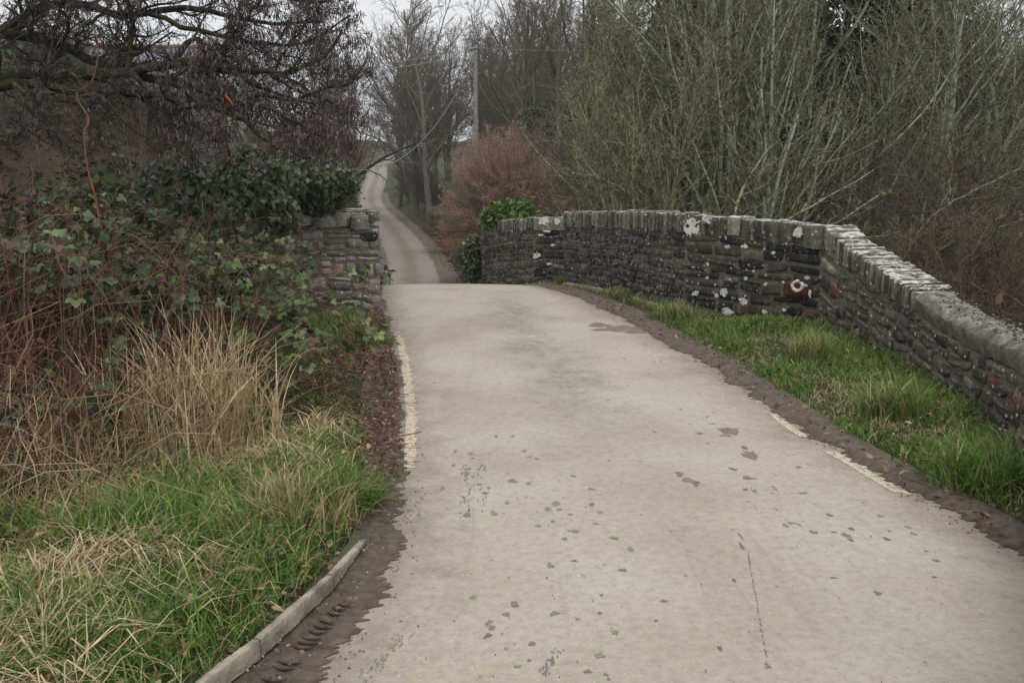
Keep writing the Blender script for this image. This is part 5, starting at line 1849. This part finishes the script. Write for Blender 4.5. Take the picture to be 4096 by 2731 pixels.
g = np.random.default_rng(56)
for i, (y, sd_, w_) in enumerate([(34, 1, 2.0), (42, 1, 2.3), (47, 1, 2.1), (53, 1, 2.4), (59, 1, 2.2), (66, 1, 2.6), (74, 1, 2.4), (82, 1, 2.6), (91, 1, 2.8), (101, 1, 2.8), (112, 1, 3.0), (64, -1, 2.2), (74, -1, 2.2), (85, -1, 2.4), (97, -1, 2.4), (110, -1, 2.6), (124, -1, 3.0), (124, 1, 3.2), (138, 1, 3.4)]):
    x = float(XR(y)) + w_ if sd_ > 0 else float(XL(y)) - w_
    sc = g.uniform(.5, .72) * (1 + (y > 80) * .35)
    dup(hk[i % 2], (x, y, float(H(x, y))), g.uniform(0, 6), "dull brown scrub in the hedge bank along the right of the far lane" if sd_ > 0 else "dull brown scrub in the hedge along the left of the far lane", sc)

# the leaning branch that crosses the top of the far lane
P = px_path([(1380, 740), (1450, 690), (1520, 640), (1600, 600), (1700, 560), (1800, 530)], (52, 50), 16)
rr_ = np.linspace(.11, .03, 16)
lb0 = P[0].copy()
o = thing("fallen_tree", "mossy half-fallen tree leaning across above the far lane", "tree", lb0)
mb = MB()
add_tubes(mb, P[None] - lb0, rr_[None], 7)
mb.build("trunk", M["ivy_bark"], o, True)
q1 = sprout(P[None] - lb0, rr_[None], 14, .2, 1, .35, (30, 65), .02, .14, 7, .55, .03, np.random.default_rng(9))
q2 = sprout(*q1, 7, .2, 1, .5, (25, 60), .0, .17, 5, .6, .015, np.random.default_rng(10))
mb = MB()
add_tubes(mb, *q1, 4)
add_tubes(mb, *q2, 3)
mb.build("crown", M["grey_bark"], o)


# ------------------------------------------------------------------ near verge: grass, dead stalks, brambles, ivy
def hitH(px, py):
    return hit(px, py, H, 1.5, 25)


def poly_px(L):
    return np.array([hitH(*p)[:2] for p in L])


def grass_patch(name, label, poly, n, h, lean, width, seed, tone, kind="stuff", parent=None, patch=(1.3, .5), hvar=.5, mat_="grass"):
    g = np.random.default_rng(seed)
    p = scatter(poly, n, g)
    v = vnoise(p[:, 0] * patch[0], p[:, 1] * patch[0], seed) * .65 + vnoise(p[:, 0] * 4, p[:, 1] * 4, seed + 1) * .35
    keep = g.random(n) < np.clip((v - .5 + patch[1]) * 2.2, .12 if patch[1] > 0 else .03, 1) * np.clip(np.maximum(gLx(p[:, 1]) - p[:, 0], (p[:, 0] - gRx(p[:, 1]) + .12) * 3) / .55, .3, 1)
    p, v = p[keep], v[keep]
    m = len(p)
    p[:, 2] -= .015
    straw = (v < tone[2]) | (g.random(m) < tone[3])
    t = np.where(straw, g.uniform(.68, 1, m), np.clip(g.normal(tone[0], tone[1], m), 0, .66))
    hh = h * g.uniform(1 - hvar, 1 + hvar, m) * (.55 + .9 * v)
    lw_ = np.minimum(lean * g.uniform(.5, 1.35, m) * np.where(straw, 1.35, 1), 1.15 if mat_ == 'grass' else 1.32)
    # blades that would reach over the kerb or the lane are the short ones
    near_ = np.minimum(np.maximum(gLx(p[:, 1]) - p[:, 0], p[:, 0] - gRx(p[:, 1]) + .1), 1.0)
    hh = np.minimum(hh, np.maximum(.035, (near_ + .07) / np.maximum(lw_, .4)))
    mb = MB()
    add_blades(mb, p, hh, lw_, width * g.uniform(.6, 1.4, m), t, g)
    return tag(mb.build(name, M[mat_], parent), label, kind=kind)


fr = np.array([hitH(*q)[:2] for q in [(-900, 3200), (620, 3200), (880, 2731), (1113, 2555), (1300, 2375), (1462, 2185), (1490, 2110), (1480, 1985), (1490, 1880), (1460, 1700), (1300, 1650), (1150, 1760), (900, 1830), (450, 1930), (0, 2060), (-400, 2150), (-900, 2500)]])
frx = fr.copy()
grass_patch("grass", "short green and straw-coloured grass of the left verge beside the kerb stones", fr, 46000, .10, .8, .0055, 601, (.38, .18, .46, .18), patch=(1.1, .33))
grass_patch("grass", "long lush green grass tufts scattered over the left verge", fr, 5200, .21, .9, .007, 602, (.4, .14, .3, .1), patch=(1.6, .02))
grass_patch("dead_grass", "pale flattened dead grass lying over the left verge", fr, 19000, .16, 1.25, .0062, 603, (.9, .08, 2, 1), patch=(1.2, -.09), mat_="straw")
# right verge, from the mud to the foot of the parapet
yv = np.linspace(2.2, 11.1, 40)
rv = np.vstack([np.column_stack([gRx(yv) - .11, yv]), np.column_stack([np.maximum(WRx(yv) - .02, gRx(yv) + .1), yv])[::-1]])
grass_patch("grass", "green grass growing between the mud and the foot of the curved parapet", rv, 36000, .075, .8, .006, 604, (.36, .15, .36, .16), patch=(1.4, .42))
grass_patch("grass", "longer green grass leaning along the foot of the curved parapet", rv, 2600, .14, 1.0, .007, 605, (.4, .15, .35, .2), patch=(2.0, .2))
yv = np.linspace(2.2, 19.5, 60)
foot = np.column_stack([np.maximum(gRx(yv) - .05, WRx(yv) - .32), yv])
rv2 = np.vstack([foot, np.column_stack([np.maximum(WRx(yv) - .01, gRx(yv) + .12), yv])[::-1]])
grass_patch("grass", "uncut grass tufts tight against the parapet stones", rv2, 6500, .11, .8, .006, 606, (.35, .15, .45, .3), patch=(2.4, .3))
# green ground leaves and litter in both verges
ground_cover("verge_weeds", "small green leaves of low weeds in the left verge", fr, 2600, .035, M["leaf"], 607, (OVAL, OVAL_F), (.6, .2), .03, 2.0, .5)
ground_cover("verge_weeds", "small green leaves of low weeds beside the mud below the parapet", rv, 2600, .035, M["leaf"], 608, (OVAL, OVAL_F), (.65, .2), .03, 2.0, .5)
ml = poly_px([(1130, 1880), (1130, 1560), (1300, 1380), (1500, 1230), (1545, 1300), (1590, 1500), (1600, 1700), (1610, 1900), (1570, 2050), (1480, 2080), (1450, 1850)])
ground_cover("leaf_litter", "brown dead leaves and twigs over the mud left of the white edge line", ml, 9000, .027, M["dead_leaf"], 609, (OVAL, OVAL_F), (.4, .3), .015, 1.5, .25, floor=.03)
grass_patch("grass", "thin green grass and weeds in the litter left of the white edge line", ml, 3600, .09, .9, .005, 610, (.35, .15, .3, .15), patch=(1.8, .1))
grass_patch("grass", "grass fringe under the stone end pier", poly_px([(1160, 1290), (1500, 1255), (1560, 1290), (1560, 1340), (1200, 1400)]), 2600, .13, .8, .006, 611, (.42, .15, .3, .2))
g = np.random.default_rng(612)
for nm, lab, poly, n in (("fallen_leaves", "curled brown leaves lying in the left verge", fr, 1000), ("fallen_leaves", "curled brown leaves lying in the grass below the parapet", rv, 480), ("fallen_leaves", "brown leaves and bits lying in the roadside mud", np.vstack([np.column_stack([mRx(yv) - .02, yv]), np.column_stack([gRx(yv) + .05, yv])[::-1]]), 420)):
    p = scatter(poly, n, g)
    p[:, 2] = np.maximum(p[:, 2], ZR(p[:, 1])) + g.uniform(.01, .07, n)
    mb = MB()
    add_leaves(mb, p, g.normal(size=p.shape) * [1, 1, .3], g.normal(0, .5, p.shape) + [0, 0, 1], g.uniform(.025, .06, n), OVAL, OVAL_F, g.random(n))
    tag(mb.build(nm, M["dead_leaf"]), lab, kind="stuff")
mudpoly = np.vstack([np.column_stack([mLx(yv) - .03, yv]), np.column_stack([gLx(yv) - .02, yv])[::-1]])
ground_cover("fallen_leaves", "bits of leaf and straw lying in the mud beside the kerb", mudpoly, 700, .018, M["dead_leaf"], 613, (OVAL, OVAL_F), (.45, .3), .004, 2.0, .2, floor=.028)
p = scatter(mudpoly, 1500, g)
p[:, 2] = ZR(p[:, 1]) + .028 + g.uniform(0, .012, 1500)
mb = MB()
mb.add(p[:, None] + o8[None] * g.uniform(.002, .007, (1500, 1, 1)) * np.array([1, 1, .7]), (q8[None] + (np.arange(1500) * 6)[:, None, None]).reshape(-1, 3), np.repeat(g.random(1500) ** 2, 6))
tag(mb.build("grit", M["pebble"]), "small stones and grit bedded in the mud beside the kerb", kind="stuff")
p = scatter(ml, 260, g)
p[:, 2] = np.maximum(p[:, 2], ZR(p[:, 1]) + .03) + .015
d = np.column_stack([g.normal(size=(260, 2)), g.normal(0, .12, 260)])
d = unit(d) * g.uniform(.05, .22, (260, 1))
tp = np.stack([p - d, p + g.normal(0, .01, p.shape) + [0, 0, .015], p + d], 1)
mb = MB()
add_tubes(mb, tp, np.repeat([[.003, .0028, .0015]], 260, 0), 4, g.random(260))
tag(mb.build("twig_litter", M["cane"]), "thin broken twigs strewn on the mud left of the white line", kind="stuff")


def tussock(label, px, py, rad, h, n, seed, straw=.3, lean=.95, cat="grass clump", green=(.36, .15), width=.007, name="grass_tussock", mat_="grass"):
    g = np.random.default_rng(seed)
    c = hitH(px, py)
    a = g.uniform(0, 2 * math.pi, n)
    r = rad * g.random(n) ** .6
    p = np.column_stack([r * np.cos(a), r * np.sin(a), np.zeros(n)])
    p[:, 2] = H(c[0] + p[:, 0], c[1] + p[:, 1]) - c[2] - .02
    t = np.where(g.random(n) < straw, g.uniform(.7, 1, n), np.clip(g.normal(*green, n), 0, .66))
    mb = MB()
    add_blades(mb, p, h * g.uniform(.5, 1.15, n), lean * g.uniform(.3, 1.2, n), width * g.uniform(.6, 1.3, n), t, g, 5)
    o = mb.build(name, M[mat_])
    o.location = c
    return tag(o, label, cat, "grass tussocks in the verges")


tussock("dense green grass tussock at the edge of the mud just beyond the kerb", 1385, 2035, .17, .30, 900, 701, .12)
tussock("big long-bladed tussock, half straw-coloured, against the curved wall", 3560, 1660, .22, .32, 800, 702, .35)
tussock("lush green tussock drooping below the mortar-capped wall", 3900, 1930, .26, .30, 1000, 703, .15)
tussock("straw-tipped tussock in the corner where the curved wall meets the recess", 3240, 1420, .22, .28, 700, 704, .5)
tussock("short green tussock at the foot of the recess face's left corner", 2700, 1270, .25, .26, 700, 705, .4)
tussock("green tuft at the foot of the wall's far end, beside the second refuge", 2262, 1140, .22, .26, 500, 706, .3)
tussock("grassy tuft against the foot of the straight parapet, mid-length", 2480, 1190, .25, .22, 600, 707, .5)
tussock("green tuft at the edge of the lane beside the edge line's top end", 1500, 1395, .2, .2, 600, 708, .1)
tussock("bright green grass tuft in the left verge below the dead stalks", 560, 2140, .3, .24, 800, 709, .2)
tussock("green grass tuft at the bottom left corner of the picture", 150, 2560, .32, .22, 800, 710, .35)
tussock("grass tuft in the left verge halfway to the kerb stones", 800, 2120, .3, .2, 700, 711, .4)
tussock("grass tuft on the far parapet's foot by the ivy column", 1990, 1125, .3, .24, 500, 712, .2)
tussock("dead tawny grass tuft behind the kerb's far end", 1230, 2080, .26, .28, 800, 713, .85)

# the tall clump of dead grass, green blades at its heart
g = np.random.default_rng(720)
for (px, py, rad, h, n, lab, sd) in ((830, 1800, .26, .95, 440, "tall tawny clump of dead grass standing in front of the brambles", 721), (985, 1790, .22, .72, 200, "dead grass clump leaning right beside the leaf litter", 722), (660, 1840, .3, .8, 230, "dead grass clump merging with the dead bramble stalks", 723)):
    g = np.random.default_rng(sd)
    c = hitH(px, py)
    a, r = g.uniform(0, 2 * math.pi, n), rad * g.random(n) ** .55
    p = np.column_stack([r * np.cos(a), r * np.sin(a), np.zeros(n)])
    p[:, 2] = H(c[0] + p[:, 0], c[1] + p[:, 1]) - c[2] - .02
    o = thing("dead_grass_clump", lab, "grass clump", c, 0, "tall dead grass clumps")
    mb = MB()
    add_blades(mb, p * [1.25, 1.25, 1], h * g.uniform(.22, 1.1, n), .45 * g.uniform(.05, 2.1, n), .0095 * g.uniform(.5, 1.6, n), g.uniform(.3, 1, n), g, 5)
    mb.build("dead_blades", M["pale_straw"], o)
    m = n // 4
    mb = MB()
    add_blades(mb, p[:m] * [.6, .6, 1], h * .75 * g.uniform(.4, 1.1, m), .6 * g.uniform(.3, 1.3, m), .008 * g.uniform(.7, 1.4, m), np.clip(g.normal(.22, .15, m), 0, .6), g, 5)
    mb.build("green_blades", M["grass"], o)

# dead upright stalks and old canes of the bramble patch
zone = poly_px([(-500, 2180), (0, 2090), (450, 1950), (820, 1870), (960, 1790), (1010, 1640)])
zone = np.vstack([zone, [(-2.3, 8.0), (-2.9, 9.9), (-4.5, 10.2), (-7.5, 9.0), (-8, 4.0)]])
g = np.random.default_rng(730)


def stalks(name, label, poly, n, h, lean, r, seed, mat_, bow=.25, tone=(.5, .25), K=6, kind="stuff"):
    g = np.random.default_rng(seed)
    p = scatter(poly, n, g)
    az = g.uniform(0, 2 * math.pi, n)
    L = h * g.uniform(.4, 1.15, n)
    ln = np.abs(g.normal(0, lean, n))
    t = np.linspace(0, 1, K)
    P = np.zeros((n, K, 3))
    for k, q in enumerate(t):
        out = L * (ln * q + bow * g.uniform(.4, 1.6, n) * ln * q * q)
        P[:, k, 0] = p[:, 0] + np.cos(az) * out + g.normal(0, .012, n) * (q > 0)
        P[:, k, 1] = p[:, 1] + np.sin(az) * out + g.normal(0, .012, n) * (q > 0)
        P[:, k, 2] = p[:, 2] - .03 + L * q * np.sqrt(np.maximum(.12, 1 - (ln * q * .8) ** 2))
    over = (P[..., 0] - gLx(P[..., 1])).max(1) < -.3
    P, n = P[over], int(over.sum())
    mb = MB()
    add_tubes(mb, P, (r * g.uniform(.6, 1.4, n))[:, None] * np.linspace(1, .45, K)[None], 4, np.clip(g.normal(*tone, n), 0, 1))
    return tag(mb.build(name, M[mat_]), label, kind=kind)


stalks("dead_stalks", "tangle of pale dead stalks standing in the bramble patch", zone, 1100, .95, .5, .0038, 731, "straw", .4, (.36, .26))
stalks("dead_canes", "old reddish-brown bramble canes crossing through the patch", zone, 1500, 1.45, .9, .0042, 732, "cane", .5, (.3, .25), 8)
zf = poly_px([(-500, 2230), (0, 2130), (450, 1990), (800, 1900), (800, 1820), (300, 1850), (-500, 2000)])
ground_cover("dead_leaves", "brown shrivelled leaves caught among the brambles", zone, 5200, .045, M["dead_leaf"], 735, (OVAL, OVAL_F), (.3, .25), .45, 1.2, .3)
stalks("dead_canes", "thin red-brown stems standing up through the bramble leaves", zone, 1500, 1.35, .6, .0026, 736, "cane", .4, (.6, .25), 7)
stalks("dead_stalks", "broken straw stalks leaning out along the front of the bramble patch", zf, 520, .65, .8, .003, 733, "straw", .4, (.65, .25))


def bramble(label, px, py, y, n, length, seed, leaf_n, size=.085, spread=1.0, bias=(0, 0), tone=(.45, .22), top=None, name="bramble_bush"):
    """arching canes rooted about one spot, with three-part leaves along them"""
    g = np.random.default_rng(seed)
    c = at(px, py, y)
    c[2] = float(H(c[0], c[1]))
    o = thing(name, label, "bramble", c, 0, "bramble bushes in the left verge")
    K = 12
    t = np.linspace(0, 1, K)
    az = g.uniform(0, 2 * math.pi, n)
    L = length * g.uniform(.6, 1.15, n)
    hx = (np.cos(az) * spread * g.uniform(.25, .75, n) + bias[0]) * L
    hy = (np.sin(az) * spread * g.uniform(.25, .75, n) + bias[1]) * L
    zt = L * g.uniform(.5, .9, n)
    if top is not None:
        zt = np.minimum(zt, top * g.uniform(.75, 1.08, n))
    r0 = g.normal(0, .22, (n, 2))
    P = np.zeros((n, K, 3))
    pk = g.uniform(.55, .8, n)
    for k, q in enumerate(t):
        P[:, k, 0] = r0[:, 0] + hx * q ** 1.4 + g.normal(0, .012, n)
        P[:, k, 1] = r0[:, 1] + hy * q ** 1.4 + g.normal(0, .012, n)
        u_ = q / pk
        P[:, k, 2] = zt * (u_ * (2 - u_)) - .05 * (q == 0)
    mb = MB()
    add_tubes(mb, P, (.0055 * g.uniform(.6, 1.2, n))[:, None] * np.linspace(1, .45, K)[None], 5, g.random(n) * .8)
    s = sprout(P, np.full((n, K), .004), 5, .25, 1, .22, (30, 70), .05, .12, 5, .7, .002, g, .12, .18)
    add_tubes(mb, *s, 4, g.random(len(s[0])) * .8)
    mb.build("canes", M["cane"], o, True)
    Q = np.concatenate([s[0].reshape(-1, 3), P[:, 5:].reshape(-1, 3)])
    i = g.integers(0, len(Q), leaf_n)
    pos = Q[i] + g.normal(0, .02, (leaf_n, 3))
    pos = pos[pos[:, 2] > .12]
    m = len(pos)
    out = unit(pos * [1, 1, 0] + g.normal(0, .4, (m, 3)))
    f = out + g.normal(0, .5, (m, 3)) + [0, 0, -.25]
    u = g.normal(0, .45, (m, 3)) + [0, -.25, 1.0]
    tn = np.clip(g.normal(*tone, m), 0, .97)
    tn[g.random(m) < .10] = 1.0
    mb = MB()
    add_leaves(mb, pos, f, u, size * g.uniform(.55, 1.25, m), TRI3, TRI3_F, np.repeat(tn[:, None], 24, 1).ravel() if False else tn)
    mb.build("leaves", M["leaf"], o)
    return o


bramble("leafy green bramble mound before the stone pier, reaching over the verge", 880, 1300, 7.4, 34, 1.6, 741, 1350, .075, .9, (.10, -.05), (.68, .18), .95)
bramble("bramble spray with big bright leaves crossing in front of the stone pier", 1110, 1300, 6.6, 12, 1.35, 742, 130, .095, .5, (.26, 0), (.68, .15), .62)
bramble("dark bramble mound left of the leafy one, below the ivy", 760, 1300, 8.2, 34, 2.0, 743, 1000, .075, 1.0, (0, 0), (.4, .22), 1.3)
bramble("tall bramble arching over the dead stalks at the picture's left edge", 60, 1300, 5.6, 20, 2.1, 744, 300, .08, .8, (.12, .0), (.5, .22), 1.4)
bramble("bramble with sparse leaves among the red canes left of the dead grass", 420, 1500, 6.2, 30, 1.9, 745, 480, .07, .9, (.05, 0), (.42, .25), 1.15)
bramble("low bramble spray with rusty leaves near the bottom of the dead stalks", 330, 1980, 4.7, 10, .9, 746, 90, .065, .9, (0, 0), (.45, .3), .5)
bramble("low leafy bramble at the picture's left edge below the red canes", 20, 1950, 4.4, 9, 1.0, 747, 70, .07, .8, (0, 0), (.5, .25), .65)
bramble("shady bramble behind the sparse one, merging with the ivy", 500, 1200, 8.8, 34, 2.2, 748, 1000, .08, 1.0, (0, 0), (.36, .22), 1.35)
bramble("bramble thicket filling the middle of the left bank among the dead canes", 620, 1400, 6.9, 40, 1.8, 750, 1100, .07, 1.0, (0, 0), (.42, .25), 1.1)
bramble("dark bramble low at the left edge, under the tall arching one", 180, 1500, 6.3, 36, 1.8, 751, 800, .07, 1.0, (0, 0), (.36, .25), 1.1)
bramble("tangled bramble at the far left, deep behind the tall arching one", 150, 1200, 8.2, 32, 2.2, 749, 700, .08, 1.0, (0, 0), (.36, .24), 1.35)

# ivy heaped over the opposite parapet
def ivy_heap(label, px, py, y, ext, n, seed, size=.085, tone=(.5, .24), drape=None):
    g = np.random.default_rng(seed)
    c = at(px, py, y)
    o = thing("ivy", label, "ivy", c, 0, "ivy heaped over the opposite parapet")
    d = unit(g.normal(size=(n, 3)) * [1, 1, 1])
    r = g.uniform(.55, 1, n) ** .6
    lump = .72 + .5 * vnoise(d[:, 0] * 2.3 + 5, d[:, 2] * 2.3 + d[:, 1] * 1.7 + 5, seed)
    P = d * (r * lump)[:, None] * np.array(ext)
    f = g.normal(0, .45, (n, 3)) + [0, -.2, -.9]
    u = d + g.normal(0, .35, (n, 3)) + [0, -.6, .5]
    t = np.clip(g.normal(*tone, n), 0, .97)
    t[g.random(n) < .03] = 1
    mb = MB()
    add_leaves(mb, P, f, u, size * g.uniform(.55, 1.2, n), IVY, IVY_F, t)
    mb.build("leaves", M["ivy"], o)
    m = 60
    sd = unit(g.normal(size=(m, 3)))
    tt = np.linspace(0, 1, 6)
    sp = sd[:, None] * tt[None, :, None] * np.array(ext) * 1.05 + g.normal(0, .04, (m, 6, 3))
    mb = MB()
    add_tubes(mb, sp, np.repeat((.005 * (1 - .5 * tt))[None], m, 0), 4, g.random(m))
    b = sp[:30, -1]
    q = np.stack([b, b + sd[:30] * .1 + [0, 0, .03], b + sd[:30] * .2 + [0, 0, .07]], 1)
    add_tubes(mb, q, np.repeat([[.004, .003, .002]], 30, 0), 4, np.full(30, .9))
    mb.build("stems", M["cane"], o)
    fl = g.integers(0, n, 160)
    mb = MB()
    V = P[fl][:, None] * 1.04 + (v8 * .018)[None]
    mb.add(V, (f8[None] + (np.arange(160) * 6)[:, None, None]).reshape(-1, 3), np.repeat(g.uniform(.4, .9, 160), 6))
    tag(mb.build("flower_heads", M["dead_leaf"], o), kind="stuff")


ivy_heap("dark glossy ivy capping the stone pier and overhanging its face", 1240, 735, 11.9, (.60, .6, .42), 5600, 761)
ivy_heap("heap of ivy left of the pier, hanging down its wall", 1000, 790, 11.0, (.62, .7, .58), 6000, 762)
ivy_heap("broad ivy heap at the left end, mixed with brambles", 740, 830, 10.4, (.85, .75, .6), 6000, 763, .085, (.45, .24))
ivy_heap("low ivy curtain trailing down the wall beside the bramble spray", 940, 1000, 10.7, (.45, .45, .38), 2000, 764, .08, (.55, .25))
ivy_heap("dark ivy behind the heaps, climbing towards the catkin branches", 1060, 720, 12.4, (.9, .6, .35), 3000, 765, .085, (.4, .22))
ivy_heap("ivy spread low between the brambles and the left end of the wall", 460, 900, 9.8, (1.0, .7, .5), 2600, 766, .08, (.4, .25))

# loose chippings on the lane, and a piece of bark in the grass
g = np.random.default_rng(770)
n = 420
yy = g.uniform(2.6, 16, n)
xx = XL(yy) + .3 + (XR(yy) - XL(yy) - .6) * g.random(n)
P = np.column_stack([xx, yy, road_z(xx, yy) + .002])
mb = MB()
V = P[:, None] + v8[None] * (g.uniform(.0018, .0045, (n, 1, 1)) * np.where(g.random(n) < .04, 1.9, 1)[:, None, None]) * np.array([1, 1, .7])
mb.add(V, (f8[None] + (np.arange(n) * 6)[:, None, None]).reshape(-1, 3), np.repeat(g.random(n), 6))
tag(mb.build("loose_gravel", M["pebble"]), "tiny pale and dark chippings scattered over the lane", kind="stuff")
c = hitH(975, 2320)
mb = MB()
P = np.array([[-.07, -.01, .03], [-.03, 0, .045], [.03, .005, .045], [.075, .02, .035]])
add_tubes(mb, P[None], np.array([[.004, .014, .015, .005]]), 7)
o = mb.build("bark_fragment", simple_mat("dry_bark", (.26, .18, .12), .9, .1, .35, 30), None, True)
o.location = c
tag(o, "pale curled piece of bark lying in the grass left of the kerb", "bark piece")


# ------------------------------------------------------------------ thin winter haze
mb = MB()
box(mb, -345, 345, -14, 440, -9, 62)
haze = mb.build("haze", None)
hm = bpy.data.materials.new("thin_haze")
hm.use_nodes = True
hn = hm.node_tree
hn.nodes.clear()
pv = hn.nodes.new("ShaderNodeVolumePrincipled")
pv.inputs["Color"].default_value = (.93, .95, .97, 1)
pv.inputs["Density"].default_value = .0007
mo = hn.nodes.new("ShaderNodeOutputMaterial")
hn.links.new(pv.outputs[0], mo.inputs["Volume"])
haze.data.materials.clear()
haze.data.materials.append(hm)
tag(haze, "thin pale winter haze softening the far trees", kind="stuff")
